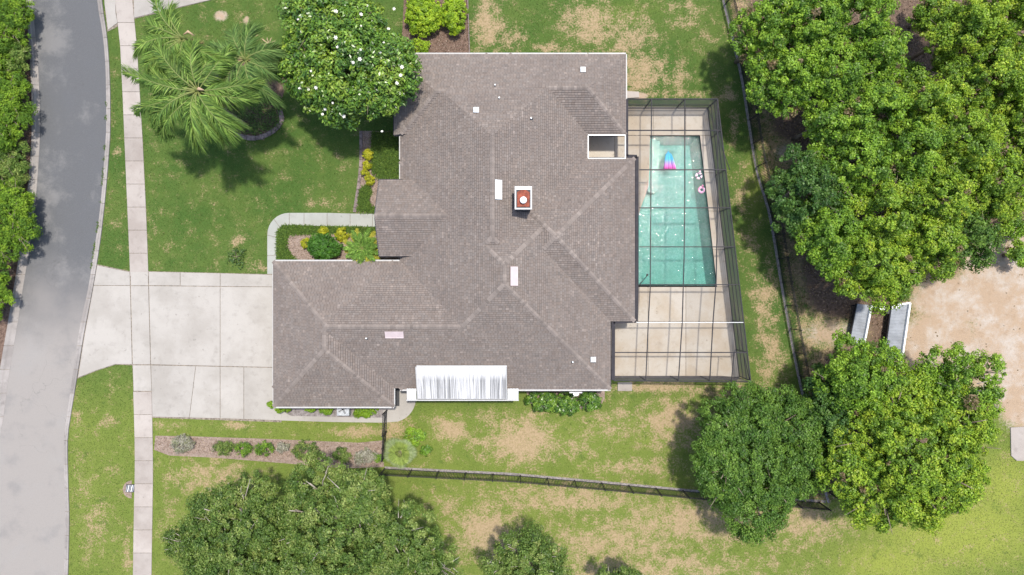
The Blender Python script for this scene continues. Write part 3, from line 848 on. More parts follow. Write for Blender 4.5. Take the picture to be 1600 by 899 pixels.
# chimney
cz0, cz1 = 4.9, 7.3
c = P(817.7, 309.5, cz1)
ch = MB(); ch.box((c.x, c.y, (cz0 + cz1) / 2), (1.0, 1.42, cz1 - cz0)); chim = ch.build('chimney', M['siding'], house)
for dx, dy, sx, sy in ((0, .73, 1.16, .10), (0, -.73, 1.16, .10), (.53, 0, .10, 1.36), (-.53, 0, .10, 1.36)):
    b = MB(); b.box((c.x + dx, c.y + dy, cz1 - .02), (sx, sy, .2)); b.build('chimney_rim', M['white_paint'], chim)
b = MB()   # stepped rusty chase cover
b.prism([(c.x - .42, c.y - .6), (c.x + .42, c.y - .6), (c.x + .42, c.y + .38), (c.x + .3, c.y + .46), (c.x + .14, c.y + .56), (c.x - .14, c.y + .56), (c.x - .3, c.y + .46), (c.x - .42, c.y + .38)], cz1 - .05, cz1 + .05, .01); b.build('chase_cover', M['rust'], chim)
b = MB(); b.box((c.x, c.y + .62, cz1 - .005), (.94, .12, .04)); b.build('flashing', M['galv'], chim)
b = MB(); b.tube([(c.x, c.y - .18, cz1), (c.x, c.y - .18, cz1 + .28)], .16, 16); b.tube([(c.x, c.y - .18, cz1 + .28), (c.x, c.y - .18, cz1 + .31), (c.x, c.y - .18, cz1 + .37)], [.235, .235, .19], 20); fl_ = b.build('flue_cap', M['flue_white'], chim)
b = MB(); b.tube([(c.x, c.y - .18, cz1 + .37), (c.x, c.y - .18, cz1 + .385)], .13, 16); b.build('cap_disc', M['galv'], fl_)
for k in range(9):   # lapped siding courses
    z = cz0 + .55 + k * .2
    b = MB(); b.box((c.x, c.y - .72, z), (1.0, .02, .17)); b.build('siding_board', M['siding'], chim)

def roof_z(px, py):
    z = 4.5
    for _ in range(8):
        v = P(px, py, z); z = ztop(v.x, v.y)
    return z
def low_vent(name, px0, py0, px1, py1, m):
    px, py = (px0 + px1) / 2, (py0 + py1) / 2
    z = roof_z(px, py) + 0.12; v = P(px, py, z); k = (CAM_H - z) / CAM_H / PXM
    w, d = (px1 - px0) * k, (py1 - py0) * k
    def zz(x, y): return ztop(x, y) + 0.04
    b = MB(); vv = []
    for sx, sy in ((-1, -1), (1, -1), (1, 1), (-1, 1)):
        x, y = v.x + sx * w / 2, v.y + sy * d / 2; vv.append((x, y, zz(x, y) - .05))
    for sx, sy in ((-1, -1), (1, -1), (1, 1), (-1, 1)):
        x, y = v.x + sx * w / 2 * .96, v.y + sy * d / 2 * .98; vv.append((x, y, zz(x, y) + .13))
    b.add(vv, [(4, 5, 6, 7), (0, 1, 5, 4), (1, 2, 6, 5), (2, 3, 7, 6), (3, 0, 4, 7)])
    o = b.build(name, m, house)
    b = MB()   # hood lip along the low edge
    i0, i1 = ((1, 2) if w < d else (0, 1))
    if w < d and v.x < gx(790): i0, i1 = 1, 2
    a = Vector(vv[4 + i0]); c2 = Vector(vv[4 + i1]); b.bar(a, c2, .05, .05); b.build('hood_lip', m, o)
low_vent('roof_vent', 773.5, 281, 784, 312, M['vent_white'])
low_vent('roof_vent', 797.5, 416.5, 809, 447, M['vent_pink'])
low_vent('roof_vent', 601, 518, 631, 528.5, M['vent_pink'])
for px, py in ((744, 172), (911, 109), (927, 562)):
    z = roof_z(px, py); v = P(px, py, z + .25)
    b = MB(); b.box((v.x, v.y, z + .12), (.2, .2, .3)); o = b.build('vent_stack', M['galv'], house)
    b = MB(); b.prism([(v.x - .19, v.y - .19), (v.x + .19, v.y - .19), (v.x + .19, v.y + .19), (v.x - .19, v.y + .19)], z + .24, z + .31, .03); b.build('vent_cap', M['vent_white'], o)
for px, py in ((773.5, 132.5), (780, 152.5), (830, 184.5), (572, 529), (895, 566)):
    z = roof_z(px, py); v = P(px, py, z + .3)
    b = MB(); b.tube([(v.x, v.y, z - .05), (v.x, v.y, z + .32)], .055, 10); o = b.build('plumbing_pipe', M['vent_white'], house)
    b = MB(); b.tube([(v.x, v.y, z - .05), (v.x, v.y, z + .08)], [.15, .07], 10); b.build('pipe_flashing', M['siding'], o)
# white insulated patio roof
pr = thing('patio_roof', 'white metal patio roof with dark run-off streaks on the south eave', 'patio roof', P(720, 600, 0))
ya, za = P(0, 573.5, 3.92).y, 3.92; yb, zb = P(0, 623.5, 2.86).y, 2.86
xa, xb = P(651, 573, 3.3).x, P(792, 573, 3.3).x
npan = 22; pw = (xb - xa) / npan
for k in range(npan):
    x0 = xa + k * pw; b = MB()
    prof = [(0, 0.05), (.06, .05), (.10, 0), (.9, 0), (.94, .05), (.985, .05)]
    vv = []; 
    rows = [(ya, za, 0), (ya + (yb - ya) * .2, za + (zb - za) * .2, 0.05), (ya + (yb - ya) * .42, za + (zb - za) * .42, .95), (ya + (yb - ya) * .97, za + (zb - za) * .97, .85), (yb, zb, .3)]
    cc = []
    for (yy, zz_, cf) in rows:
        for u, h in prof: vv.append((x0 + u * pw, yy, zz_ + h)); cc.append((cf, cf, cf))
    ff = []
    for q in range(len(rows) - 1):
        for u in range(5): ff.append((q * 6 + u, (q + 1) * 6 + u, (q + 1) * 6 + u + 1, q * 6 + u + 1))
    b.v = vv; b.f = ff; b.c = cc
    b.build('roof_panel', M['white_pan'], pr)
for (x0, x1, lab) in ((636, 650.5, 0), (793, 810, 1)):
    b = MB(); A = P2(x0, 607, 2.86); B = P2(x1, 624.5, 2.86)
    b.add([(A[0], A[1], 3.0), (B[0], A[1], 3.0), (B[0], B[1], 2.86), (A[0], B[1], 2.86), (A[0], A[1], 2.93), (B[0], A[1], 2.93), (B[0], B[1], 2.79), (A[0], B[1], 2.79)],
          [(3, 2, 1, 0), (4, 5, 6, 7), (0, 1, 5, 4), (1, 2, 6, 5), (2, 3, 7, 6), (3, 0, 4, 7)], (0.15, 0.15, 0.15)); b.build('end_panel', M['white_pan'], pr)
    for k in range(3):
        xx = A[0] + (B[0] - A[0]) * (k + .6) / 3.4
        b = MB(); b.bar((xx, A[1], 3.02), (xx, B[1], 2.88), .04, .05); b.build('panel_rib', M['white_paint'], pr)
b = MB(); b.bar((P(651, 573, 3.92).x, ya + .05, za + .02), (P(792, 573, 3.92).x, ya + .05, za + .02), .12, .12); b.build('top_flashing', M['white_paint'], pr)
for xx in (xa + .03, xb - .03):
    b = MB(); b.bar((xx, ya, za + .03), (xx, yb, zb + .03), .07, .1); b.build('side_flashing', M['white_paint'], pr)
A = P2(635, 625.5, 2.8); B = P2(810.5, 625.5, 2.8)
b = MB(); b.bar((A[0], A[1], 2.76), (B[0], A[1], 2.76), .09, .14); b.build('gutter', M['white_paint'], pr)
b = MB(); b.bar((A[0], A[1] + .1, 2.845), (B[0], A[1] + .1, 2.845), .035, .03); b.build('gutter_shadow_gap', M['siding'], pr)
for u in (0.02, .5, .98):
    b = MB(); b.bar((A[0] + (B[0] - A[0]) * u, A[1] + .15, 0), (A[0] + (B[0] - A[0]) * u, A[1] + .15, 2.75), .09, .09); b.build('post', M['white_paint'], pr)

# ------------------------------------------------------------------ pool deck and pool
b = MB(); b.prism([(gx(p[0]), gy(p[1])) for p in [(905, 166), (1106.5, 168), (1110.5, 212), (905, 212)]], 0, .03)
b.prism([(gx(p[0]), gy(p[1])) for p in [(905, 450), (1139, 450), (1156, 590.5), (935, 590.5)]], 0, .03)
b.prism([(gx(p[0]), gy(p[1])) for p in [(1094, 212.1), (1110.5, 212.1), (1139, 449.9), (1121, 449.9)]], 0, .03)
b.prism([(gx(p[0]), gy(p[1])) for p in [(905, 212.1), (1014, 212.1), (1012, 290), (998, 330), (993, 449.9), (905, 449.9)]], 0, .03)
deck = b.build('pool_deck', M['joint']); tag(deck, 'tan concrete pool deck inside the screen enclosure', kind='structure')
curve = [(1015.5, 213), (1014.5, 262), (1012.5, 290), (1008, 306), (1001.5, 323), (997, 340), (995, 365), (994, 446)]
slabs = [
    [(905.5, 166.5), (963, 167), (963, 211.5), (905.5, 211.5)], [(963.6, 167.2), (1020, 167.5), (1020, 211.5), (963.6, 211.5)], [(1020.6, 167.5), (1071, 168), (1071, 211.5), (1020.6, 211.5)], [(1071.6, 168), (1106, 168.5), (1110.3, 204), (1111, 211.5), (1071.6, 211.5)],
    [(1093.5, 212.3), (1111.1, 212.3), (1118, 270), (1100, 270)], [(1100, 270.7), (1118.1, 270.7), (1125, 330), (1107, 330)], [(1107, 330.7), (1125.1, 330.7), (1132, 390), (1113.5, 390)], [(1113.6, 390.7), (1132.1, 390.7), (1139, 448), (1120, 448)],
    [(945, 448.7), (1012, 448.7), (1012, 502), (945, 502)], [(1012.7, 448.7), (1071, 448.7), (1071, 502), (1012.7, 502)], [(1071.7, 448.7), (1139.1, 448.7), (1145.3, 502), (1071.7, 502)],
    [(936, 502.8), (1012, 502.8), (1012, 590), (936, 590)], [(1012.7, 502.8), (1071, 502.8), (1071, 590), (1012.7, 590)], [(1071.7, 502.8), (1145.4, 502.8), (1155.6, 590), (1071.7, 590)],
    [(905.5, 212.3), (960, 212.3), (960, 300), (905.5, 300)], [(960.6, 212.3)] + [curve[0]] + [curve[1]] + [(1012.5, 289)] + [(960.6, 289)], [(960.6, 289.6), (1012.4, 289.6)] + curve[3:] + [(993, 448), (960.6, 448)]]
for pts in slabs:
    quad_slab(deck, 'slab', M['deck'], pts, 0.06 + random.uniform(-.003, .003), 0.0, 0.008 if len(pts) <= 5 else 0.0)
for (pts, lab) in (([(965, 597.5), (987.5, 597.5), (987.5, 611), (965, 611)], 'small tan concrete pad outside the south screen door'), ([(979, 143), (998.5, 144), (998.5, 153), (979, 154)], 'small tan concrete pad outside the north screen door')):
    b = MB(); b.prism([(gx(p[0]), gy(p[1])) for p in pts], 0, .09, .015); o = b.build('concrete_pad', M['walk']); tag(o, lab, 'pad')
b = MB(); b.prism([(gx(p[0]), gy(p[1])) for p in [(1578, 668), (1640, 664), (1640, 720), (1588, 720), (1579, 712)]], 0, .09, .015); o = b.build('concrete_pad', M['walk']); tag(o, 'pale concrete slab on the sand at the edge of the bright lawn', 'pad')

pool = thing('swimming_pool', 'turquoise rectangular swimming pool with curved step end', 'pool', P(1055, 330))
PO = curve + [(994.5, 446), (1118.5, 446.5), (1116, 424), (1104.5, 318), (1092, 213)]
PO = curve + [(1118.5, 446.5), (1104.5, 318), (1092, 213.3)]
pp = [(gx(x), gy(y)) for x, y in PO]; n = len(pp)
b = MB(); b.add([(x, y, 0.055) for x, y in pp] + [(x, y, -0.22) for x, y in pp], [(i, (i + 1) % n, n + (i + 1) % n, n + i) for i in range(n)]); b.build('waterline_tile', M['pool_tile'], pool)
cxm = sum(p[0] for p in pp) / n; cym = sum(p[1] for p in pp) / n
fl2 = []
for x, y in pp:
    sx = 0.42 if x > cxm else 0.05
    fl2.append((x - sx if x > cxm else x + sx, y - (0.45 if y > cym else -0.12)))
b = MB()
b.add([(x, y, -0.22) for x, y in pp] + [(x, y, -1.25) for x, y in fl2], [(i, (i + 1) % n, n + (i + 1) % n, n + i) for i in range(n)] + [tuple(n + i for i in range(n))]); b.build('basin', M['plaster'], pool)
for k, (pts, z) in enumerate((([(1017, 216), (1027, 216), (1025, 300), (1014, 300)], -.3), ([(1027, 218), (1034, 218), (1031, 296), (1025, 300)], -.6), ([(996, 370), (1004, 370), (1004, 445), (995, 445)], -.3))):
    b = MB(); b.prism([(gx(p[0]), gy(p[1])) for p in pts], -1.24, z, .02); b.build('step', M['plaster_pale'], pool)
b = MB(); b.add([(x, y, -0.06) for x, y in pp], [tuple(range(n))]); w_o = b.build('water', M['water'], pool)
b = MB()
for (p, q) in zip(PO, PO[1:] + PO[:1]):
    pass
# pool pole resting across the shallow corner
b = MB(); b.tube([P(1000, 444.5, 0.09), P(1011, 431, -.02)], .03, 8); b.tube([P(1010.5, 431.5, -.02), P(1012, 429, -.05)], [.05, .1], 8)
o = b.build('pool_brush', M['black_rubber']); tag(o, 'thin dark pole lying across the near corner of the pool', 'pole')

# inflatable raft: five ribs, blue at the head fading to pink
raft = thing('pool_raft', 'blue to pink inflatable raft with lengthwise ribs floating in the pool', 'raft', P(1043, 250))
rc = P(1044, 250, .05)
for k in range(6):
    u = (k - 2.5) / 2.5
    b = MB(); pts = []; rads = []; cols = []
    N = 14
    for q in range(N):
        v = q / (N - 1)                       # 0 head, 1 foot
        w = 0.05 + 0.27 * v ** 0.55 + 0.10 * v
        x = u * w * 0.98; y = 0.78 - 1.5 * v + (-abs(u) * 0.35 if v < 0.2 else 0) * (1 - v * 5 if v < .2 else 0)
        pts.append(Vector((x + 0.14 * v, y, 0))); rads.append(max(.02, w * 0.21) * (0.55 if q in (0, N - 1) else 1))
        c1 = np.array((0.02, 0.32, 0.62)); c2 = np.array((0.03, 0.45, 0.70)); c3 = np.array((0.42, 0.22, 0.62)); c4 = np.array((0.70, 0.05, 0.36))
        cc = c1 + (c2 - c1) * min(1, v * 2) if v < .5 else (c2 + (c3 - c2) * (v - .5) / .25 if v < .75 else c3 + (c4 - c3) * (v - .75) / .25)
        cols.append(tuple(cc * (1.25 if k % 2 else 0.85)))
    b.tube([rc + p for p in pts], rads, 8)
    b.c = [cols[i // 8] for i in range(len(b.v))]
    b.build('air_tube', M['vinyl'], raft, smooth=True)
for (px, py, colr, lab, nm) in ((1092, 275, (0.75, 0.72, 0.80), 'small white and purple inflatable toy at the pool edge', 'w'), (1096, 297, (0.72, 0.38, 0.62), 'small pink inflatable ring at the pool edge', 'p')):
    th = thing('pool_toy', lab, 'pool toy', P(px, py))
    c0 = P(px, py, .0); b = MB()
    ringp = [c0 + Vector((.2 * math.cos(a), .2 * math.sin(a), 0.02)) for a in np.linspace(0, 2 * math.pi, 13)]
    b.tube(ringp, .085, 8, colr, cap=False); b.build('ring', M['vinyl'], th, smooth=True)
    for k in range(4):
        a = k * 1.6 + .4
        b = MB(); b.tube([c0 + Vector((.2 * math.cos(a - .22), .2 * math.sin(a - .22), .025)), c0 + Vector((.2 * math.cos(a), .2 * math.sin(a), .028)), c0 + Vector((.2 * math.cos(a + .22), .2 * math.sin(a + .22), .025))], .09, 8, (0.06, 0.03, 0.12) if nm == 'w' else (0.75, 0.65, 0.75)); b.build('stripe', M['vinyl'], th, smooth=True)
    b = MB(); h = c0 + Vector((.05, .26, .12)); b.tube([h + Vector((0, 0, -.1)), h, h + Vector((0, .06, .06)), h + Vector((0, .12, .05))], [.07, .09, .08, .03], 8, colr); b.build('head', M['vinyl'], th, smooth=True)

# ------------------------------------------------------------------ screen enclosure
cage = thing('screen_enclosure', 'bronze framed pool screen enclosure with open grid roof', 'enclosure', P(1060, 380))
ZC = 2.6
def pc(px, py, z=ZC): return P(px, py, z)
LEFT = [(978.8, 155), (978.8, 244.5), (995.2, 245), (995, 444), (994, 502), (958.3, 503.2), (958, 594)]
def left_x(y): return 981 if y < 246 else (999 if y < 503 else 959)
VB = [[(1018, 155), (1017, 300), (1016, 450), (1013, 504), (1009, 595)], [(1070, 155), (1070, 300), (1069, 400), (1066, 504), (1060, 595)], [(1121, 155), (1121.5, 300), (1119, 440), (1114, 504), (1109, 595)]]
def right_x(y): return 1121 + (1173 - 1121) * (y - 155) / (597 - 155)
HB = [155, 204, 265.5, 325, 386, 445, 504, 551, 595]
def beam(a, b_, w, h, m=M['bronze'], nm='beam'):
    b = MB(); b.bar(a, b_, w, h); return b.build(nm, m, cage)
for hy in HB:
    x0, x1 = left_x(hy if hy < 595 else 594), right_x(hy)
    y1 = hy + (2 if hy > 590 else 0)
    z = ZC if hy not in (155, 595) else ZC
    beam(pc(x0, hy), pc(x1, y1), .05 if hy == 504 else .07, .12, M['galv'] if hy == 504 else M['bronze'])
for vb in VB:
    for (a, b_) in zip(vb, vb[1:]): beam(pc(*a, z=ZC + .012), pc(*b_, z=ZC + .012), .06, .10)
beam(pc(1147, 551, ZC + .01), pc(1143, 595, ZC + .01), .05, .1)
for hy0, hy1 in zip(HB, HB[1:]): beam(pc(right_x(hy0), hy0, ZC + .02), pc(right_x(hy1), hy1, ZC + .02), .07, .11, M['bronze'], 'eave_rail')
for (a, b_) in zip(LEFT, LEFT[1:]): beam(pc(a[0], a[1], 2.66), pc(b_[0], b_[1], 2.66), .25, .14, M['gutter_dark'], 'house_gutter')
def base(px, py):
    v = pc(px, py); return Vector((v.x, v.y, .05))
posts = [(right_x(y), y) for y in HB] + [(1018, 155), (1070, 155), (981, 155), (1009, 595), (1060, 595), (1109, 595), (1143, 596), (960, 594.5)]
for p in posts:
    v = pc(*p); beam(Vector((v.x, v.y, .04)), Vector((v.x, v.y, ZC - .05)), .07, .07, M['bronze'], 'post')
for zr in (.12, .95, 1.75):
    for hy0, hy1 in zip(HB, HB[1:]):
        a = pc(right_x(hy0), hy0); c2 = pc(right_x(hy1), hy1); beam(Vector((a.x, a.y, zr)), Vector((c2.x, c2.y, zr)), .05, .08, M['bronze'], 'chair_rail')
    if zr < 1.5:
        for (x0, x1) in ((981, 1018), (1018, 1070), (1070, 1121)):
            a = pc(x0, 155); c2 = pc(x1, 155); beam(Vector((a.x, a.y, zr)), Vector((c2.x, c2.y, zr)), .05, .08, M['bronze'], 'chair_rail')
        for (x0, x1) in ((960, 1009), (1009, 1060), (1060, 1109), (1109, 1143), (1143, 1173)):
            a = pc(x0, 595); c2 = pc(x1, 595 + (x1 > 1150) * 2); beam(Vector((a.x, a.y, zr)), Vector((c2.x, c2.y, zr)), .05, .08, M['bronze'], 'chair_rail')
# diagonal wind braces near the corners
for (a, b_) in (((1121, 155), (1141.5, 265)), ((1160, 470), (1173, 597))):
    va = pc(*a); vb_ = pc(*b_); beam(Vector((va.x - .02, va.y, .2)), Vector((vb_.x - .02, vb_.y, ZC - .1)), .05, .05, M['bronze'], 'brace')
def panel(pts, m, nm):
    b = MB(); b.add(pts, [tuple(range(len(pts)))]); return b.build(nm, m, cage)
for hy0, hy1 in zip(HB, HB[1:]):
    cols_ = [lambda y: left_x(min(max((hy0 + hy1) / 2, 156), 590))] + [(lambda vb: (lambda y: lerp_poly(vb, y)))(vb) for vb in VB] + [right_x]
    for c0, c1 in zip(cols_, cols_[1:]):
        panel([pc(c0(hy0), hy0, ZC + .055), pc(c1(hy0), hy0, ZC + .055), pc(c1(hy1), hy1, ZC + .055), pc(c0(hy1), hy1, ZC + .055)], M['screen_roof'], 'roof_screen')
    a = pc(right_x(hy0), hy0); c2 = pc(right_x(hy1), hy1)
    panel([(a.x, a.y, .05), (c2.x, c2.y, .05), (c2.x, c2.y, ZC - .06), (a.x, a.y, ZC - .06)], M['screen_wall'], 'wall_screen')
for (x0, x1) in ((981, 1018), (1018, 1070), (1070, 1121)):
    a = pc(x0, 155); c2 = pc(x1, 155); panel([(a.x, a.y, .05), (c2.x, c2.y, .05), (c2.x, c2.y, ZC - .06), (a.x, a.y, ZC - .06)], M['screen_wall'], 'wall_screen')
for (x0, x1) in ((960, 1009), (1009, 1060), (1060, 1109), (1109, 1143), (1143, 1173)):
    a = pc(x0, 595); c2 = pc(x1, 595 + (x1 > 1150) * 2); panel([(a.x, a.y, .05), (c2.x, c2.y, .05), (c2.x, c2.y, ZC - .06), (a.x, a.y, ZC - .06)], M['screen_wall'], 'wall_screen')

# ------------------------------------------------------------------ fences
def resample(line, step):
    out = [line[0]]; acc = 0.0
    for (x0, y0), (x1, y1) in zip(line, line[1:]):
        L = math.hypot(x1 - x0, y1 - y0); d = step - acc
        while d <= L:
            out.append((x0 + (x1 - x0) * d / L, y0 + (y1 - y0) * d / L)); d += step
        acc = L - (d - step)
    return out
def fence(label, line, step, h):
    pts = resample(line, step)
    f = thing('picket_fence', label, 'fence', P(*pts[len(pts) // 2]))
    for k, p in enumerate(pts):
        v = P(*p); b = MB(); b.box((v.x, v.y, h / 2 + .03), (.075, .075, h + .06)); o = b.build('post', M['dark_metal'], f)
        b = MB(); b.prism([(v.x - .05, v.y - .05), (v.x + .05, v.y - .05), (v.x + .05, v.y + .05), (v.x - .05, v.y + .05)], h + .06, h + .1, .02); b.build('post_cap', M['dark_metal'], o)
        if k + 1 < len(pts):
            a, c2 = P(*p), P(*pts[k + 1])
            for z in (.2, h - .28, h - .06):
                b = MB(); b.bar((a.x, a.y, z), (c2.x, c2.y, z), .035, .045); b.build('rail', M['dark_metal'], f)
            b = MB(); n = int((c2 - a).length / .115)
            for q in range(1, n):
                x, y = a.x + (c2.x - a.x) * q / n, a.y + (c2.y - a.y) * q / n
                b.box((x, y, (h + .06) / 2 + .05), (.028, .028, h - .04))
            b.build('pickets', M['dark_metal'], f, kind='stuff')
fence('black metal picket fence between the back lawn and the woods', FENCE, 37, 1.95)
fence('black metal picket fence crossing the dry south lawn', FENCE_S, 42.5, 2.0)
gate = thing('garden_gate', 'tall black metal gate across the side path by the garage corner', 'gate', P(606, 665))
a, c2 = P(605, 641), P(604, 674)
for v in (a, c2):
    b = MB(); b.box((v.x, v.y, .95), (.08, .08, 1.9)); b.build('post', M['dark_metal'], gate)
for z in (.15, 1.0, 1.8):
    b = MB(); b.bar((a.x, a.y, z), (c2.x, c2.y, z), .04, .05); b.build('rail', M['dark_metal'], gate)
b = MB(); b.bar((a.x, a.y, .15), (c2.x, c2.y, 1.8), .035, .035); b.build('brace', M['dark_metal'], gate)
for q in range(1, 12):
    x, y = a.x + (c2.x - a.x) * q / 12, a.y + (c2.y - a.y) * q / 12
    b = MB(); b.box((x, y, .95), (.018, .018, 1.7)); b.build('picket', M['dark_metal'], gate)
fence('short black fence run joining the gate to the south fence', [(604, 675), (603, 694), (602, 713), (601, 731.5)], 18.9, 1.6)

# ------------------------------------------------------------------ small things
mat_ = MB(); v = P(620.5, 621, .06); mat_.prism([(v.x - .18, v.y - .68), (v.x + .18, v.y - .68), (v.x + .18, v.y + .68), (v.x - .18, v.y + .68)], .05, .075, .006)
o = mat_.build('doormat', M['black_rubber']); tag(o, 'long dark grey doormat on the side path by the garage corner', 'doormat')
for k in range(12):
    b = MB(); b.box((v.x, v.y - .6 + k * .109, .08), (.32, .05, .014)); b.build('mat_rib', M['siding'], o)
ac = thing('air_conditioner', 'round grey air conditioner half hidden under the garage eave', 'air conditioner', P(535, 640))
v = P(536, 640, .8)
b = MB(); b.box((v.x, v.y, .42), (.95, .95, .8)); b.build('casing', M['galv'], ac)
for k in range(5):
    b = MB(); rr = .09 + k * .085; b.tube([(v.x + rr * math.cos(a), v.y + rr * math.sin(a), .86) for a in np.linspace(0, 2 * math.pi, 25)], .012, 5, cap=False); b.build('grille_ring', M['vent_white'], ac)
for k in range(4):
    a = k * math.pi / 2 + .5; b = MB(); b.bar((v.x, v.y, .835), (v.x + .38 * math.cos(a), v.y + .38 * math.sin(a), .835), .14, .01); b.build('fan_blade', M['siding'], ac)
dr = thing('storm_drain', 'striped metal drain grate in bare soil beside the sidewalk', 'drain', P(203, 763))
b = MB(); v = P(204, 763); b.box((v.x, v.y, .03), (.62, .62, .06)); b.build('frame', M['siding'], dr)
for k in range(5):
    b = MB(); b.bar((v.x - .26 + k * .13 - .06, v.y - .26, .07), (v.x - .26 + k * .13 + .06, v.y + .26, .07), .06, .03); b.build('bar', M['flue_white'] if k % 2 else M['galv'], dr)
for (px, py) in ((894, 612),):
    sd = thing('satellite_dish', 'small white dish fixed under the south eave above the hedge', 'dish', P(px, py, 2.3))
    v = P(px + 6, py + 1.5, 2.4); b = MB()
    b.bar((v.x - .5, v.y + .02, 2.52), (v.x + .45, v.y + .02, 2.52), .1, .06); b.build('bracket', M['white_paint'], sd)
    b = MB(); ns = 14; vv = [(v.x, v.y - .1, 2.36)] + [(v.x + .22 * math.cos(a), v.y - .1 + .16 * math.sin(a), 2.44) for a in np.linspace(0, 2 * math.pi, ns, endpoint=False)]
    b.add(vv, [(0, 1 + k, 1 + (k + 1) % ns) for k in range(ns)]); b.build('dish', M['flue_white'], sd)
# grey platforms with white rails in the clearing
def ramp(label, quad, z, rails, slats, name='raised_platform'):
    f = thing(name, label, 'platform', P(*quad[0], z=0))
    A, B, C, D = [P(q[0], q[1], z) for q in quad]     # A,B top edge; C,D bottom edge
    for k in range(slats):
        u0, u1 = k / slats, (k + .985) / slats
        b = MB(); q = [A.lerp(D, u0), B.lerp(C, u0), B.lerp(C, u1), A.lerp(D, u1)]
        b.prism([(p.x, p.y) for p in q], z - .08, z + .004 * (k % 2), .006); b.build('plank', M['deck_wood'], f)
    for (p, q) in rails:
        a_, b_ = [A, B, C, D][p], [A, B, C, D][q]
        b = MB(); b.bar((a_.x, a_.y, z + .12), (b_.x, b_.y, z + .12), .13, .22); b.build('rail', M['flue_white'], f)
    for (p, q) in ((A, D), (B, C)):
        b = MB(); b.bar((p.x, p.y, z - .2), (q.x, q.y, z - .2), .08, .2); b.build('side_beam', M['dark_metal'], f)
        for u in (.05, .5, .95):
            w = p.lerp(q, u); b = MB(); b.bar((w.x, w.y, 0), (w.x, w.y, z - .1), .09, .09); b.build('leg', M['dark_metal'], f)
    return f
ramp('narrow grey planked platform with one white rail, nearer the fence', [(1340, 475), (1360, 477), (1348, 540), (1328, 535)], .7, [(1, 2)], 13)
rp = ramp('wide grey planked platform with white rails standing out on the sand', [(1394, 477), (1420, 473.5), (1406, 570), (1382, 566)], .8, [(1, 2), (0, 1)], 18)
hitch = thing('metal_crossbar', 'white and dark metal crossbar lying between the two grey platforms', 'crossbar', P(1376, 481))
b = MB(); b.bar(P(1361, 480, .5), P(1394, 483, .5), .14, .14); b.build('crossbar', M['galv'], hitch)
b = MB(); b.box(P(1377, 481.5, .68), (.42, .3, .16)); b.build('box', M['flue_white'], hitch)
b = MB(); b.box(P(1388, 486, .6), (.4, .45, .1)); b.build('step_plate', M['siding'], hitch)
b = MB(); b.box(P(1398.5, 480.5, 1.05), (.5, .2, .14), .1); b.build('handle_block', M['flue_white'], hitch)

# ------------------------------------------------------------------ foliage
def unit(v): return v / np.maximum(np.linalg.norm(v, axis=-1, keepdims=True), 1e-9)
def leaves(pos, nrm, L, W, cols, name, m, parent, kind=None, fold=0.12):
    N = len(pos)
    rnd = unit(rng.normal(size=(N, 3)))
    tg = unit(np.cross(nrm, rnd)); bt = np.cross(nrm, tg)
    l = (L * rng.uniform(.7, 1.3, N))[:, None]; w = (W * rng.uniform(.7, 1.3, N))[:, None]
    v = np.empty((N, 4, 3))
    v[:, 0] = pos - tg * l * .5; v[:, 1] = pos + bt * w * .5 + nrm * w * fold + tg * l * .05; v[:, 2] = pos + tg * l * .5 - nrm * l * .1; v[:, 3] = pos - bt * w * .5 + nrm * w * fold + tg * l * .05
    return np_mesh(name, v, 4, m, parent, cols, kind)

def clump_cloud(lobes, density, rc, per, upbias=.5, floor=-0.25, sub=True):
    """lobes: (cx,cy,cz,rx,ry,rz); leaf clumps over their upper surfaces. returns pos, nrm, clump value"""
    P_, N_, C_ = [], [], []
    for (cx, cy, cz, rx, ry, rz) in lobes:
        n = max(6, int(density * rx * ry))
        d = unit(rng.normal(size=(n, 3))); d = d[d[:, 2] > floor]
        n = len(d)
        rr = 0.76 + 0.32 * rng.random(n) - 0.30 * (rng.random(n) < .22)
        cen = np.array([cx, cy, cz]) + d * np.array([rx, ry, rz]) * rr[:, None]
        rad = rc * np.exp(rng.normal(size=n) * .38)
        k = np.maximum(4, (per * (rad / rc) ** 2).astype(int))
        idx = np.repeat(np.arange(n), k)
        o = unit(rng.normal(size=(len(idx), 3))) * (rng.random(len(idx)) ** .45)[:, None]
        o[:, 2] *= .75
        P_.append(cen[idx] + o * rad[idx][:, None])
        N_.append(unit(o * .7 + d[idx] * .35 + np.array([0, 0, upbias]) + rng.normal(size=(len(idx), 3)) * .38))
        cv = rng.random(n)
        C_.append(cv[idx])
    return np.concatenate(P_), np.concatenate(N_), np.concatenate(C_)

def palette(cv, pal, jitter=.22):
    """pal: rows of (r,g,b); clump value picks along it, each leaf varied"""
    pal = np.array(pal); k = np.clip(cv + rng.normal(size=len(cv)) * .16, 0, .999) * (len(pal) - 1)
    i = k.astype(int); f = (k - i)[:, None]
    pal = pal * 1.86
    c = pal[i] * (1 - f) + pal[np.minimum(i + 1, len(pal) - 1)] * f
    return np.clip(c * np.exp(rng.normal(size=(len(cv), 1)) * jitter), .002, .9)

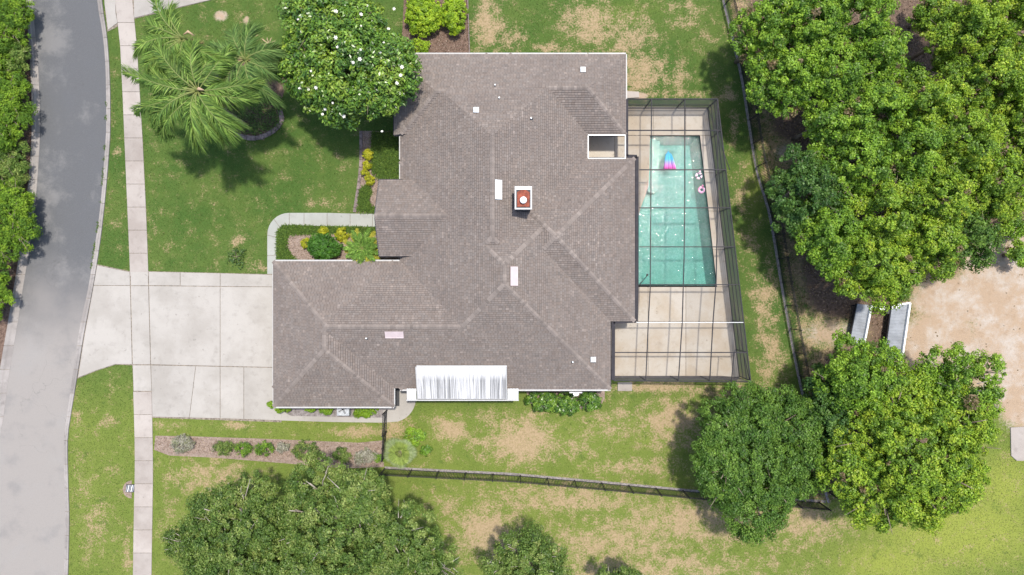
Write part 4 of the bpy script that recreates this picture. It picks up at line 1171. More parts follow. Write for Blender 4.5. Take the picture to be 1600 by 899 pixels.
PAL_WOOD = [(.040, .082, .013), (.070, .138, .017), (.102, .185, .019), (.136, .225, .021), (.165, .245, .025)]
PAL_YEL = [(.048, .092, .013), (.088, .155, .017), (.132, .212, .019), (.172, .246, .021), (.212, .262, .026)]
PAL_DARK = [(.022, .055, .014), (.035, .08, .018), (.055, .11, .022), (.08, .14, .028)]
PAL_OAK = [(.032, .062, .014), (.055, .098, .02), (.085, .135, .028), (.12, .165, .04), (.17, .20, .06)]
PAL_MAG = [(.022, .052, .009), (.038, .086, .012), (.066, .126, .015), (.098, .162, .019), (.118, .162, .019)]
PAL_ROUND = [(.028, .065, .012), (.048, .10, .017), (.075, .14, .022), (.105, .175, .028)]
PAL_VERGE = [(.035, .075, .012), (.065, .125, .014), (.105, .18, .016), (.15, .22, .02)]

def tree(name, label, cx, cy, r, H, pal, style, n_lobes=7, group=None, squash=(1, 1), bark='bark', dens=1.0, limbs=True, seed=None):
    """cx,cy,r: crown as seen in the photograph (px); H: height of the tree top"""
    global rng
    rng = np.random.default_rng(int(abs(cx) * 31 + abs(cy) * 7 + r))
    zc = H * .72
    f = (CAM_H - zc) / CAM_H
    c = P(cx, cy, zc); rm = r / PXM * f
    root = thing(name, label, 'bush' if 'bush' in name else 'shrub' if 'verge shrub' in label else 'tree', (c.x, c.y, 0), group)
    st = style
    lobes = [(c.x, c.y, zc + .05 * H, rm * .62 * squash[0], rm * .62 * squash[1], H * .23)]
    a0 = rng.random() * 6.28
    for k in range(n_lobes):
        a = a0 + k * 6.283 / n_lobes + rng.normal() * .18
        q = rng.uniform(.42, .72); lr = rm * rng.uniform(.30, .46)
        lobes.append((c.x + math.cos(a) * rm * q * squash[0], c.y + math.sin(a) * rm * q * squash[1], zc - H * rng.uniform(.0, .14), lr * squash[0], lr * squash[1], lr * .8))
    b = MB(); lean = rng.normal(size=2) * .25
    tr_ = max(.12, rm * .055)
    b.tube([(c.x, c.y, -.05), (c.x + lean[0] * .2, c.y + lean[1] * .2, H * .2), (c.x + lean[0], c.y + lean[1], H * .45), (c.x + lean[0] * .6, c.y + lean[1] * .6, H * .72)], [tr_ * 1.35, tr_, tr_ * .75, tr_ * .25], 8)
    tk = b.build('trunk', M[bark], root, smooth=True)
    if limbs:
        for (lx, ly, lz, lrx, lry, lrz) in lobes[1:]:
            s = Vector((c.x + lean[0] * .7, c.y + lean[1] * .7, H * rng.uniform(.28, .46))); e = Vector((lx, ly, lz + lrz * .55)); m_ = s.lerp(e, .5) + Vector((rng.normal() * .2, rng.normal() * .2, .3))
            e2 = e + (e - s).normalized() * lrx * .5
            b = MB(); b.tube([s, m_, e, e2], [tr_ * .5, tr_ * .36, tr_ * .2, .02], 6)
            for q in range(3):
                e3 = e + Vector((rng.normal() * lrx * .5, rng.normal() * lry * .5, rng.random() * lrz * .45)); b.tube([m_.lerp(e, .3 + .2 * q), (m_.lerp(e, .8) + e3) / 2, e3], [tr_ * .2, tr_ * .13, .012], 5)
            b.build('limb', M[bark], root, smooth=True)
    pos, nrm, cv = clump_cloud(lobes, st['dens'] * dens, st['rc'], st['per'])
    # a leafier underside so that gaps show foliage in shade
    sel = pos[:, 2] > H * .25
    pos, nrm, cv = pos[sel], nrm[sel], cv[sel]
    lc = palette(np.clip(cv * .8 + .1, 0, 1), pal)
    if st is ST_WOOD:            # withered brown sprays here and there
        dead = (cv * 977.0) % 1.0 < .02
        lc[dead] = palette(rng.random(int(dead.sum())), [(.07, .05, .025), (.12, .085, .045), (.15, .115, .07)], .25)
    leaves(pos, nrm, st['L'], st['W'], lc, 'crown', M[st['m']], root)
    if bark == 'pale_bark':      # pale bare twig ends standing out of the leaves
        for (lx, ly, lz, lrx, lry, lrz) in lobes:
            b = MB()
            for q in range(9):
                d_ = unit(rng.normal(size=3) * np.array([1, 1, .6])); d_[2] = abs(d_[2]); e = Vector((lx + d_[0] * lrx * 1.02, ly + d_[1] * lry * 1.02, lz + d_[2] * lrz * 1.08))
                s0 = Vector((lx, ly, lz)).lerp(e, .45); m_ = s0.lerp(e, .55) + Vector(rng.normal(size=3) * .12); b.tube([s0, m_, e], [.035, .022, .008], 4)
            b.build('twigs', M['twig'], root, kind='stuff')
    return root, lobes
ST_WOOD = dict(dens=58, rc=.26, per=46, L=.165, W=.105, m='leaf')
ST_OAK = dict(dens=46, rc=.29, per=62, L=.165, W=.08, m='leaf')
ST_MAG = dict(dens=44, rc=.34, per=38, L=.26, W=.125, m='leaf_glossy')
ST_FINE = dict(dens=60, rc=.24, per=44, L=.22, W=.06, m='needle')

G = 'woodland trees beyond the back fence'
WOODS = [
    (1192, 55, 46, 8, PAL_WOOD, 'green woodland tree at the fence near the top edge'),
    (1232, 125, 48, 8.5, PAL_WOOD, 'green woodland tree leaning over the fence beside the shaded lawn'),
    (1262, 35, 58, 9.5, PAL_WOOD, 'broad woodland tree at the top edge, second in from the fence'),
    (1340, 25, 52, 10, PAL_WOOD, 'woodland tree at the top edge left of the brown leaf-litter gap'),
    (1378, 88, 40, 9, PAL_WOOD, 'woodland tree bordering the brown gap on its fence side'),
    (1300, 115, 58, 9, PAL_WOOD, 'olive woodland tree with twiggy bare patches near the fence'),
    (1506, 45, 50, 10, PAL_YEL, 'yellow-green woodland tree on the far side of the brown gap'),
    (1572, 35, 60, 10.5, PAL_YEL, 'yellow-green woodland tree in the top corner of the photo'),
    (1545, 130, 62, 10, PAL_YEL, 'yellow-green tree below the top corner with pale bare branches'),
    (1610, 190, 55, 10, PAL_YEL, 'yellow-green tree cut by the photo edge halfway up the woods'),
    (1440, 165, 48, 9.5, PAL_YEL, 'olive-yellow tree directly below the brown leaf-litter gap'),
    (1360, 175, 55, 9, PAL_WOOD, 'woodland tree with grey twigs between the gap and the fence'),
    (1292, 190, 38, 8, PAL_WOOD, 'small woodland tree above the bare sandy notch in the woods'),
    (1500, 220, 60, 10, PAL_YEL, 'tall yellow-green tree in the middle of the woods'),
    (1420, 235, 55, 9.5, PAL_WOOD, 'mid green tree near the centre of the woods'),
    (1340, 255, 60, 9, PAL_WOOD, 'rounded green tree just inside the dark bushy fence tree'),
    (1262, 300, 58, 7.5, PAL_DARK, 'dark green bushy tree bulging over the fence by the pool'),
    (1300, 370, 58, 8, PAL_WOOD, 'green tree below the dark bushy fence tree'),
    (1385, 330, 58, 9, PAL_YEL, 'bright tree above the grey platforms, set back from the clearing'),
    (1465, 310, 58, 9.5, PAL_YEL, 'yellow-green tree one row back from the sandy clearing'),
    (1562, 285, 52, 9, PAL_YEL, 'yellow-green tree above the sandy clearing at the photo edge'),
    (1450, 385, 55, 8.5, PAL_YEL, 'yellow-tipped tree overhanging the sand above the clearing'),
    (1365, 415, 60, 8.5, PAL_YEL, 'bright green tree whose crown touches the two grey platforms'),
    (1515, 370, 42, 7, PAL_ROUND, 'deep green tree reaching out over the white sand'),
]
for (x, y, r, h, pal, lab) in WOODS:
    tree('woodland_tree', lab, x, y, r * 1.17, 7.6 + (h - 7.5) * .55, pal, ST_WOOD, 10, G, dens=rng.uniform(.55, .9))
for (x, y, r, h, lab) in ((1452, 22, 30, 3.5, 'low dark bush in the brown gap at the top of the woods'), (1478, 98, 26, 3.0, 'low bush at the lower end of the brown gap'), (1412, 118, 24, 3.5, 'low bush between the gap and the olive-yellow tree'), (1592, 398, 20, 2.2, 'small green bush at the photo edge on the sandy clearing'), (1585, 352, 22, 2.0, 'low scrub bush at the top of the sandy clearing')):
    tree('scrub_bush', lab, x, y, r, h, PAL_WOOD, ST_WOOD, 5, limbs=False)
tree('round_tree', 'large round dark green tree at the corner where both fences meet', 1180, 714, 108, 6.4, PAL_ROUND, ST_OAK, 14, squash=(1, 1.04), dens=.95)
tree('leafy_tree', 'dense blue-green tree squeezed between the fence corner and the big yellow tree', 1292, 650, 55, 6.5, PAL_DARK, ST_WOOD, 6, squash=(.75, 1.4))
tree('leafy_tree', 'big yellow-green tree standing on the bright lawn corner', 1425, 705, 128, 9.5, PAL_YEL, ST_WOOD, 9, squash=(1.05, 1.0), dens=1.05)
tree('leafy_tree', 'green tree partly covering the lower ends of the grey platforms', 1345, 590, 72, 8.5, PAL_WOOD, ST_WOOD, 7)
tree('leafy_tree', 'sparse tree with open bare branches beside the sandy clearing', 1500, 610, 78, 8.5, PAL_WOOD, ST_WOOD, 7, bark='pale_bark', dens=.72)
tree('oak_tree', 'large oak with pale twigs filling the bottom edge below the side bed', 540, 834, 120, 8.5, PAL_OAK, ST_OAK, 9, bark='pale_bark', squash=(1.05, 1))
tree('oak_tree', 'spreading oak in the bottom corner beside the sidewalk lawn', 365, 850, 105, 8.0, PAL_OAK, ST_OAK, 9, bark='pale_bark', squash=(1.05, .95))
tree('oak_tree', 'oak crown cut off by the bottom edge between the two larger oaks', 465, 905, 90, 8.0, PAL_OAK, ST_OAK, 7, bark='pale_bark')
tree('oak_tree', 'oak crown with long shoots at the bottom edge, beside the biggest oak', 655, 890, 62, 7.0, PAL_OAK, ST_OAK, 7, bark='pale_bark', dens=.8)
tree('oak_tree', 'small dark oak at the bottom edge of the dry south lawn', 830, 885, 68, 6.5, PAL_OAK, ST_OAK, 7, bark='pale_bark', squash=(1.1, .75))
tree('oak_tree', 'tip of an oak just showing at the bottom edge, apart from the rest', 975, 925, 42, 5.5, PAL_OAK, ST_OAK, 6, bark='pale_bark')
VG = 'feathery trees along the far verge'
for (x, y, r, h, lab) in ((0, 30, 50, 2.3, 'bright feathery tree on the far verge at the top corner'), (2, 85, 40, 1.4, 'dull green verge shrub just below the top corner tree'), (-6, 168, 56, 2.4, 'bright feathery tree on the far verge opposite the palms'), (2, 250, 44, 1.4, 'dull green verge shrub between two bright feathery trees'), (2, 345, 58, 2.4, 'bright feathery tree on the far verge overhanging the kerb'), (-18, 455, 38, 2.0, 'feathery verge tree lowest on the far side of the street')):
    tree('verge_tree', lab, x, y, r, h, PAL_OAK if 'dull' in lab else PAL_VERGE, ST_FINE, 15, VG, squash=(1.0, 1.25), dens=.62)
# magnolia with white flowers
mag, mlobes = tree('magnolia_tree', 'broad glossy magnolia dotted with white flowers, overhanging the roof', 540, 102, 112, 8.0, PAL_MAG, ST_MAG, 9, squash=(.98, 1.05), dens=1.15)
def flower_mesh():
    b = MB()
    for ring, (n, r0, zt, L) in enumerate(((6, .02, .07, .17), (4, .01, .12, .10))):
        for k in range(n):
            a = k * 6.283 / n + ring * .5; ca_, sa_ = math.cos(a), math.sin(a)
            def q(u, w, z): return (u * ca_ - w * sa_, u * sa_ + w * ca_, z)
            b.add([q(r0, 0, 0), q(L * .5, .055, zt * .5), q(L, 0, zt), q(L * .5, -.055, zt * .5)], [(0, 1, 2, 3)])
    return b
fl0 = None
flowers = [(466, 31), (470, 26), (525, 18), (574, 9), (564, 23), (564, 41), (607, 46), (616, 14), (471, 50), (525, 59), (528, 74), (600, 67), (594, 82), (562, 93), (552, 98), (626, 118), (620, 130), (599, 119), (590, 131), (486, 111), (468, 139), (494, 137), (482, 140), (508, 171), (504, 179), (520, 161), (597, 206), (537, 182), (628, 105), (563, 78)]
for k, (x, y) in enumerate(flowers):
    z = 7.0
    for _ in range(3):
        v = P(x, y, z); z = max([lz + lrz * math.sqrt(max(0, 1 - ((v.x - lx) / lrx) ** 2 - ((v.y - ly) / lry) ** 2)) for (lx, ly, lz, lrx, lry, lrz) in mlobes]) * 1.0 + .25
    v = P(x, y, z) - OFF[mag.name]
    if fl0 is None:
        fl0 = flower_mesh().build('flower', M['flower'], mag); o = fl0
        me_ = fl0.data
        for vv in me_.vertices: vv.co += Vector(OFF[mag.name])
        o.location = v
    else:
        o = share(fl0, 'flower', mag, v)
    s = random.uniform(.5, .95); o.scale = (s, s, s); o.rotation_euler = (random.uniform(-.5, .5), random.uniform(-.5, .5), random.uniform(0, 6))

# ------------------------------------------------------------------ palms
def frond_verts(L, droop, nl, ll, lw, pal, curl=.35, arch=.25, bend=0.0):
    """a feather frond along +x from the origin; returns quads and colours, rachis points"""
    pts = []
    N = 16
    x = z = 0.0; ang = arch
    for i in range(N + 1):
        pts.append((x, z)); ang_i = ang - droop * (i / N) ** 1.3
        x += L / N * math.cos(ang_i); z += L / N * math.sin(ang_i)
    px_ = np.array([p[0] for p in pts]); pz_ = np.array([p[1] for p in pts])
    V = []; C = []
    for s in (-1, 1):
        u = np.linspace(.14, .99, nl) + rng.normal(size=nl) * .004
        bx = np.interp(u * N, np.arange(N + 1), px_); bz = np.interp(u * N, np.arange(N + 1), pz_)
        ln = ll * (np.sin(np.pi * np.clip(u * .86 + .12, 0, 1)) ** .6) * rng.uniform(.8, 1.1, nl)
        fwd = .55 + .5 * u + rng.normal(size=nl) * .17
        side_ = s * np.cos(fwd); fw = np.sin(fwd)
        dz = -.25 - curl + rng.normal(size=nl) * .4
        base_ = np.stack([bx, np.zeros(nl), bz], -1)
        mid = base_ + np.stack([fw * ln * .5, side_ * ln * .5, dz * ln * .18], -1)
        tip = base_ + np.stack([fw * ln * .98, side_ * ln * .95, dz * ln * .75], -1)
        wv = np.stack([side_ * 0 + np.cos(fwd) * lw, -s * np.sin(fwd) * lw, np.zeros(nl)], -1) * .5
        V.append(np.stack([base_ - wv * .6, base_ + wv * .6, mid + wv, mid - wv], 1)); V.append(np.stack([mid - wv, mid + wv, tip + wv * .15, tip - wv * .15], 1))
        cc = palette(rng.random(nl), pal, .3); C.append(cc); C.append(cc)
    V = np.concatenate(V); V[..., 1] += bend * (V[..., 0] / L) ** 2 * L
    return V, np.concatenate(C), [(p[0], bend * (p[0] / L) ** 2 * L, p[1]) for p in pts]
PAL_PALM = [(.035, .07, .018), (.06, .11, .022), (.09, .15, .028), (.14, .195, .045)]
PAL_PALM_D = [(.026, .058, .016), (.048, .092, .024), (.072, .122, .032), (.105, .155, .042)]
PAL_DRY = [(.22, .15, .07), (.32, .23, .12)]
M['rachis'] = simple('rachis', (0.20, 0.23, 0.07), .6, .3)
M['palm_trunk'] = simple('palm_trunk', (0.27, 0.23, 0.20), .9, .1, 0, .3, 3)
M['spathe'] = simple('spathe', (0.42, 0.30, 0.20), .8, .2, 0, .2)
def rot_frond(V, yaw, tilt, loc):
    cy_, sy_ = math.cos(yaw), math.sin(yaw); ct, stt = math.cos(tilt), math.sin(tilt)
    x = V[..., 0] * ct - V[..., 2] * stt; z = V[..., 0] * stt + V[..., 2] * ct; y = V[..., 1]
    return np.stack([x * cy_ - y * sy_ + loc[0], x * sy_ + y * cy_ + loc[1], z + loc[2]], -1)
def queen_palm(label, cx, cy, h, yaws, L, pal, base_px=None, lens=None):
    top = P(cx, cy, h); bx = Vector((top.x, top.y, 0)) if base_px is None else P(*base_px)
    root = thing('palm_tree', label, 'palm', bx)
    b = MB(); pts = []; rr = []
    for k in range(9):
        u = k / 8; p = bx.lerp(Vector((top.x, top.y, 0)), u ** 1.5); pts.append((p.x, p.y, h * u)); rr.append(.17 - .04 * u + (.03 if k == 0 else 0))
    b.tube(pts, rr, 10); b.build('trunk', M['palm_trunk'], root, smooth=True)
    b = MB(); b.tube([(top.x, top.y, h - .25), (top.x, top.y, h + .3), (top.x, top.y, h + .9)], [.17, .12, .03], 8); b.build('crownshaft', M['rachis'], root, smooth=True)
    for k, yw in enumerate(yaws):
        l = L * (lens[k] if lens else rng.uniform(.75, 1.15))
        V, C, rc_ = frond_verts(l, rng.uniform(1.5, 2.9), 115, 1.0, .045, pal, rng.uniform(.5, 1.5), .35, rng.normal() * .42)
        tilt = rng.uniform(.05, .55)
        loc = (top.x, top.y, h + .15)
        o = np_mesh('frond', rot_frond(V, yw, tilt, loc), 4, M['needle'], root, C)
        b = MB(); rp_ = rot_frond(np.array(rc_), yw, tilt, loc); b.tube([tuple(p) for p in rp_], list(np.linspace(.04, .008, len(rp_))), 5); b.build('rachis', M['rachis'], o, smooth=True)
    for k in range(3):      # old brown fronds hanging under the crown
        V, C, rc_ = frond_verts(L * .75, 1.2, 60, .6, .04, PAL_DRY, .9, -.6, rng.normal() * .3)
        np_mesh('dead_frond', rot_frond(V, rng.uniform(0, 6.28), -.55, (top.x, top.y, h - .1)), 4, M['needle'], root, C * .5)
    return root, top
d2 = lambda *a: [R(x + random.uniform(-4, 4)) for x in a]
qp, tp = queen_palm('tall palm with long drooping fronds over the sidewalk and lawn', 311, 143, 7.6, d2(-95, -72, -120, -50, -30, 168, 195, 215, 145, 120, 95, 70, 150, -140, 180, -10, 40, -85, -60, -108, 205, -155, 130), 4.6, PAL_PALM, (383, 195))
b = MB(); b.tube([tp + Vector((0, 0, .3)), tp + Vector((.25, .02, .55)), tp + Vector((.55, -.05, .5))], [.05, .12, .02], 7); b.build('spathe', M['spathe'], qp, smooth=True)
qp2, tp2 = queen_palm('second palm with arching fronds near the next driveway', 288, 62, 6.8, d2(175, 160, 190, 205, 225, 250, 275, 300, 130, 150, 240, 320), 3.6, PAL_PALM, (350, 130))
b = MB(); b.tube([tp2 + Vector((0, .3, .1)), tp2 + Vector((.3, .5, .1)), tp2 + Vector((.65, .3, -.1))], [.03, .11, .02], 7); b.build('spathe', M['spathe'], qp2, smooth=True)
qp3, tp3 = queen_palm('darker palm tucked between the tall palm and the magnolia', 385, 95, 6.2, d2(-60, -85, -110, -30, 0, 40, 80, 120, 150, 180, -140, -75, -45, 20), 3.6, PAL_PALM_D, (420, 150))
for k in range(3):
    b = MB(); a = R(160 + k * 25); b.tube([tp3 + Vector((0, 0, .2)), tp3 + Vector((.5 * math.cos(a), .5 * math.sin(a), .35)), tp3 + Vector((1.0 * math.cos(a), 1.0 * math.sin(a), .2))], [.03, .1, .02], 6); b.build('spathe', M['spathe'], qp3, smooth=True)
# dead frond stubs plant between palm and magnolia
ag = thing('dry_bromeliad', 'dry tan spiky plant at the foot of the magnolia', 'plant', P(423, 72))
for k in range(9):
    a = R(20 + k * 40 + random.uniform(-8, 8)); c0 = P(421, 70, .3); b = MB()
    L = random.uniform(.5, .95); d_ = Vector((math.cos(a), math.sin(a), 0))
    sdv = Vector((-d_.y, d_.x, 0)) * .055
    b.add([c0 - sdv, c0 + sdv, c0 + d_ * L * .6 + sdv * .7 + Vector((0, 0, .25)), c0 + d_ * L * .6 - sdv * .7 + Vector((0, 0, .25)), c0 + d_ * L + Vector((0, 0, .15))], [(0, 1, 2, 3), (3, 2, 4)]); b.build('blade', M['spathe'], ag)
def small_palm(name, label, px, py, zc, r_m, n, pal, trunk_h, nl=44, ll=.38, extra=None):
    c = P(px, py, zc); root = thing(name, label, 'palm', (c.x, c.y, 0))
    b = MB(); b.tube([(c.x, c.y, 0), (c.x, c.y, trunk_h * .6), (c.x, c.y, trunk_h)], [.16, .15, .1], 9); b.build('trunk', M['palm_trunk'], root, smooth=True)
    for k in range(n):
        yw = k * 2.39996 + rng.normal() * .1; lay = k / n
        p_ = pal if not (extra and lay < .35) else extra
        V, C, rc_ = frond_verts(r_m * (1.0 - .35 * lay) * rng.uniform(.85, 1.1), .9 + .4 * (1 - lay), nl, ll, .05, p_, .15, .2)
        o = np_mesh('frond', rot_frond(V, yw, .1 + .75 * lay, (c.x, c.y, trunk_h)), 4, M['needle'], root, C)
        b = MB(); rp_ = rot_frond(np.array(rc_), yw, .1 + .75 * lay, (c.x, c.y, trunk_h)); b.tube([tuple(p) for p in rp_], list(np.linspace(.025, .006, len(rp_))), 4); b.build('rachis', M['rachis'], o)
small_palm('sago_palm', 'feathery dwarf palm with yellowed lower fronds beside the porch roof', 566, 388, 2.6, 1.75, 30, [(.05, .10, .02), (.08, .15, .025), (.12, .19, .035)], 2.45, extra=[(.15, .16, .022), (.22, .20, .024)])
# fan palm south of the gate
fp = thing('fan_palm', 'pale round fan palm with silvery ring beside the south fence corner', 'palm', P(625, 709))
c = P(624, 709, 1.5); b = MB(); b.tube([(c.x, c.y, 0), (c.x, c.y, 1.2)], [.2, .14], 9); b.build('trunk', M['palm_trunk'], fp, smooth=True)
for k in range(22):
    yw = k * 2.39996; lay = k / 22; el = .1 + 1.0 * lay
    d_ = np.array([math.cos(yw) * math.cos(el), math.sin(yw) * math.cos(el), math.sin(el)]); hub = np.array([c.x, c.y, 1.2]) + d_ * (.75 - .35 * lay)
    n = 20; ang = np.linspace(-1.5, 1.5, n); sv_ = np.array([-math.sin(yw), math.cos(yw), 0]); L = rng.uniform(.55, .75)
    dirs = np.cos(ang)[:, None] * d_ + np.sin(ang)[:, None] * sv_; tip = hub + dirs * L + np.array([0, 0, -.18]); w = np.cross(dirs, np.array([0, 0, 1])) * .05
    V = np.stack([np.repeat(hub[None], n, 0), hub + dirs * L * .55 + w, tip, hub + dirs * L * .55 - w], 1)
    pal = [(.10, .145, .03), (.16, .20, .05)] if lay > .45 else [(.115, .15, .06), (.16, .19, .10)]
    o = np_mesh('fan_leaf', V, 4, M['needle'], fp, palette(rng.random(n), pal, .15))
    b = MB(); b.bar((c.x, c.y, 1.15), tuple(hub), .025, .02); b.build('leaf_stalk', M['rachis'], o)

# ------------------------------------------------------------------ shrubs, ground cover
def shrub(name, label, px, py, r, h, pal, L=.13, W=.07, group=None, squash=(1, 1), rc=.14, per=20, dens=60, m='leaf', smoothness=1.0, cat='shrub'):
    c = P(px, py, h * .7); rm = r / PXM
    root = thing(name, label, cat, (c.x, c.y, 0), group)
    b = MB()
    for k in range(5):
        a = k * 1.257 + .3; b.tube([(c.x, c.y, 0), (c.x + math.cos(a) * rm * .3, c.y + math.sin(a) * rm * .3, h * .4), (c.x + math.cos(a) * rm * .6, c.y + math.sin(a) * rm * .6, h * .75)], [.03, .02, .008], 5)
    b.build('stems', M['bark'], root)
    lob = [(c.x, c.y, h * .45, rm * .9 * squash[0], rm * .9 * squash[1], h * .55)]
    pos, nrm, cv = clump_cloud(lob, 5.5 / rc ** 2, rc, per, .6, -.1)
    pos[:, 2] = np.maximum(pos[:, 2], .04)
    leaves(pos, nrm, L, W, palette(cv, pal, .18), 'foliage', M[m], root)
    return root
PAL_LIME = [(.10, .17, .012), (.15, .24, .014), (.20, .30, .018), (.25, .33, .02)]
PAL_GOLD = [(.17, .19, .012), (.24, .25, .014), (.32, .30, .018)]
PAL_DEEP = [(.025, .075, .010), (.04, .11, .014), (.06, .145, .018)]
PAL_GREY = [(.20, .19, .16), (.26, .25, .21), (.16, .17, .10)]
shrub('clipped_shrub', 'large clipped bright green shrub behind the house, nearer the magnolia', 661, 18, 30, 1.7, PAL_LIME, .12, .06, 'clipped shrubs behind the house', (1, 1.25), .13, 34, 90)
shrub('clipped_shrub', 'clipped bright green shrub behind the house beside the edging board', 709, 20, 21, 1.6, PAL_LIME, .12, .06, 'clipped shrubs behind the house', (1, 1.5), .13, 34, 90)
shrub('low_shrub', 'low lime green shrub squeezed between magnolia and roof corner', 654, 72, 16, .8, PAL_LIME, .12, .06, None, (1.2, .8))
shrub('round_shrub', 'clipped round deep green shrub in the front bed', 506, 386, 27, 1.3, PAL_DEEP, .12, .06, None, (1, .8), .12, 34, 110)
YG = 'golden shrubs in the front beds'
for (x, y, r, lab) in ((478, 381, 8, 'small golden shrub at the outer side of the round green shrub'), (505, 362, 7, 'small golden shrub between the path and the round green shrub'), (533, 366, 10, 'golden shrub between the path and the dwarf palm'), (574, 242, 8, 'yellow shrub nearest the magnolia in the porch bed row'), (572, 258, 7, 'yellow shrub in the middle of the porch bed row'), (571, 270, 5, 'smallest yellow shrub in the porch bed row'), (577, 281, 8, 'bright yellow shrub at the porch end of the bed row'), (563, 404, 9, 'yellow shrub below the dwarf palm against the garage'), (585, 398, 7, 'yellow green shrub in the nook beside the porch wall')):
    shrub('golden_shrub', lab, x, y, r, .6, PAL_GOLD, .12, .05, YG, (1, 1.1), .1, 26, 90)
HG = 'hedge shrubs under the south eave'
for (x, y, r, s, lab) in ((846, 627, 25, (1.05, .7), 'hedge shrub under the south eave, nearest the patio roof'), (884, 631, 27, (1.0, .7), 'widest hedge shrub under the south eave, below the dish'), (923, 627, 18, (1, .9), 'hedge shrub under the south eave, nearest the house corner')):
    shrub('hedge_shrub', lab, x, y, r, 1.0, PAL_MAG[:4], .17, .09, HG, s, .17, 26, 60, 'leaf_glossy')
GG = 'small shrubs along the garage wall'
for (x, y, r, lab) in ((424, 632, 7, 'small shrub round the driveway corner of the garage'), (440, 639, 12, 'small shrub along the garage wall nearest the driveway'), (484, 640, 8, 'small shrub second from the driveway along the garage wall'), (508, 641, 11, 'small shrub beside the air conditioner on the driveway side'), (571, 642, 17, 'widest garage wall shrub between air conditioner and gate')):
    shrub('garage_shrub', lab, x, y, r, .8, PAL_LIME[:2] + PAL_WOOD[2:4], .12, .06, GG, (1.1, .65), .11, 26, 90)
BG = 'shrubs in the long side bed'
for (x, y, r, pal, lab) in ((284, 694, 17, PAL_GREY, 'grey twiggy shrub at the sidewalk end of the long bed'), (347, 701, 13, PAL_OAK, 'sparse green shrub, second from the sidewalk in the long bed'), (378, 702, 13, PAL_WOOD[:4], 'neat green shrub, third from the sidewalk in the long bed'), (412, 702, 15, PAL_WOOD[:4], 'neat green shrub in the middle of the long bed'), (440, 700, 10, PAL_GREY, 'pale grey dried shrub in the middle of the long bed'), (476, 704, 20, PAL_OAK, 'large loose shrub of the long bed above the oak'), (534, 712, 14, PAL_OAK, 'dark shrub of the long bed beside the oak edge'), (570, 714, 15, PAL_GREY, 'grey green shrub at the gate end of the long bed'), (592, 716, 9, PAL_WOOD[:4], 'small green shrub against the gate fence')):
    shrub('bed_shrub', lab, x, y, r, .75, pal, .13, .05, BG, (1.1, .85), .16, 22, 55 if pal is PAL_GREY else 75)
shrub('leafy_shrub', 'green leafy shrub behind the pale fan palm', 648, 684, 18, .9, PAL_WOOD[1:], .2, .07, None, (1.1, .8), .18, 20, 50)
shrub('leafy_shrub', 'broad dark leaf plant between the fan palm and the south fence', 665, 706, 9, .6, PAL_WOOD[:3], .22, .1, None, (1, 1), .16, 16, 50)
shrub('lawn_weed', 'blue-green sprawling weed in the bare patch of the front lawn', 368, 402, 16, .3, [(.045, .085, .03), (.06, .105, .032), (.07, .11, .025)], .2, .1, None, (1, 1.1), .26, 8, 30)
CG = 'shoots on the sandy clearing'
# border grass and ground cover (nobody could count it)
def scatter_poly(poly, dens):
    xs_ = [p[0] for p in poly]; ys_ = [p[1] for p in poly]
    A = (max(xs_) - min(xs_)) * (max(ys_) - min(ys_)) / PXM ** 2
    n = int(A * dens); x = rng.uniform(min(xs_), max(xs_), n); y = rng.uniform(min(ys_), max(ys_), n)
    k = in_poly(x, y, poly); return x[k], y[k]
def tufts(name, label, x, y, L, W, pal, m='needle', spread=.8):
    n = len(x); px_, py_ = gx(x), gy(y)
    a = rng.uniform(0, 6.283, n); l = L * rng.uniform(.6, 1.3, n); e = rng.uniform(.25, 1.2, n)
    base_ = np.stack([px_, py_, np.full(n, .015)], -1); d = np.stack([np.cos(a) * np.cos(e), np.sin(a) * np.cos(e), np.sin(e)], -1)
    mid = base_ + d * (l * .6)[:, None]; tip = mid + (d * np.array([1, 1, .1]) + np.array([0, 0, -.15])) * (l * .5)[:, None]
    w = np.stack([-np.sin(a), np.cos(a), np.zeros(n)], -1) * (W / 2)
    V = np.stack([base_ - w, base_ + w * 1.0, tip + mid * 0, mid - w], 1)
    V[:, 1] = mid + w; V[:, 0] = base_
    o = np_mesh(name, V, 4, M[m], None, palette(rng.random(n), pal, .22), 'stuff'); tag(o, label); return o
PAL_LIRI = [(.028, .055, .012), (.05, .09, .016), (.085, .13, .022)]
x1, y1 = scatter_poly([(434, 412), (434, 362), (444, 353), (500, 355), (595, 357), (595, 365), (520, 364), (450, 366), (447, 385), (455, 400), (468, 412)], 1500)
x2, y2 = scatter_poly([(560, 330), (562, 298), (575, 288), (580, 300), (575, 312), (580, 325), (596, 326), (596, 333)], 1500)
x3, y3 = scatter_poly([(582, 208), (626, 208), (626, 283), (596, 283), (586, 275), (580, 262)], 900)
tufts('border_grass', 'strappy green border grass edging the front beds', np.concatenate([x1, x2, x3]), np.concatenate([y1, y2, y3]), .28, .04, PAL_LIRI)
x1, y1 = scatter_poly([(395, 150), (440, 150), (440, 200), (400, 212), (370, 205), (350, 170)], 130)
tufts('bed_fern', 'dark ferny ground cover in the palm bed', x1, y1, .4, .045, PAL_PALM_D)
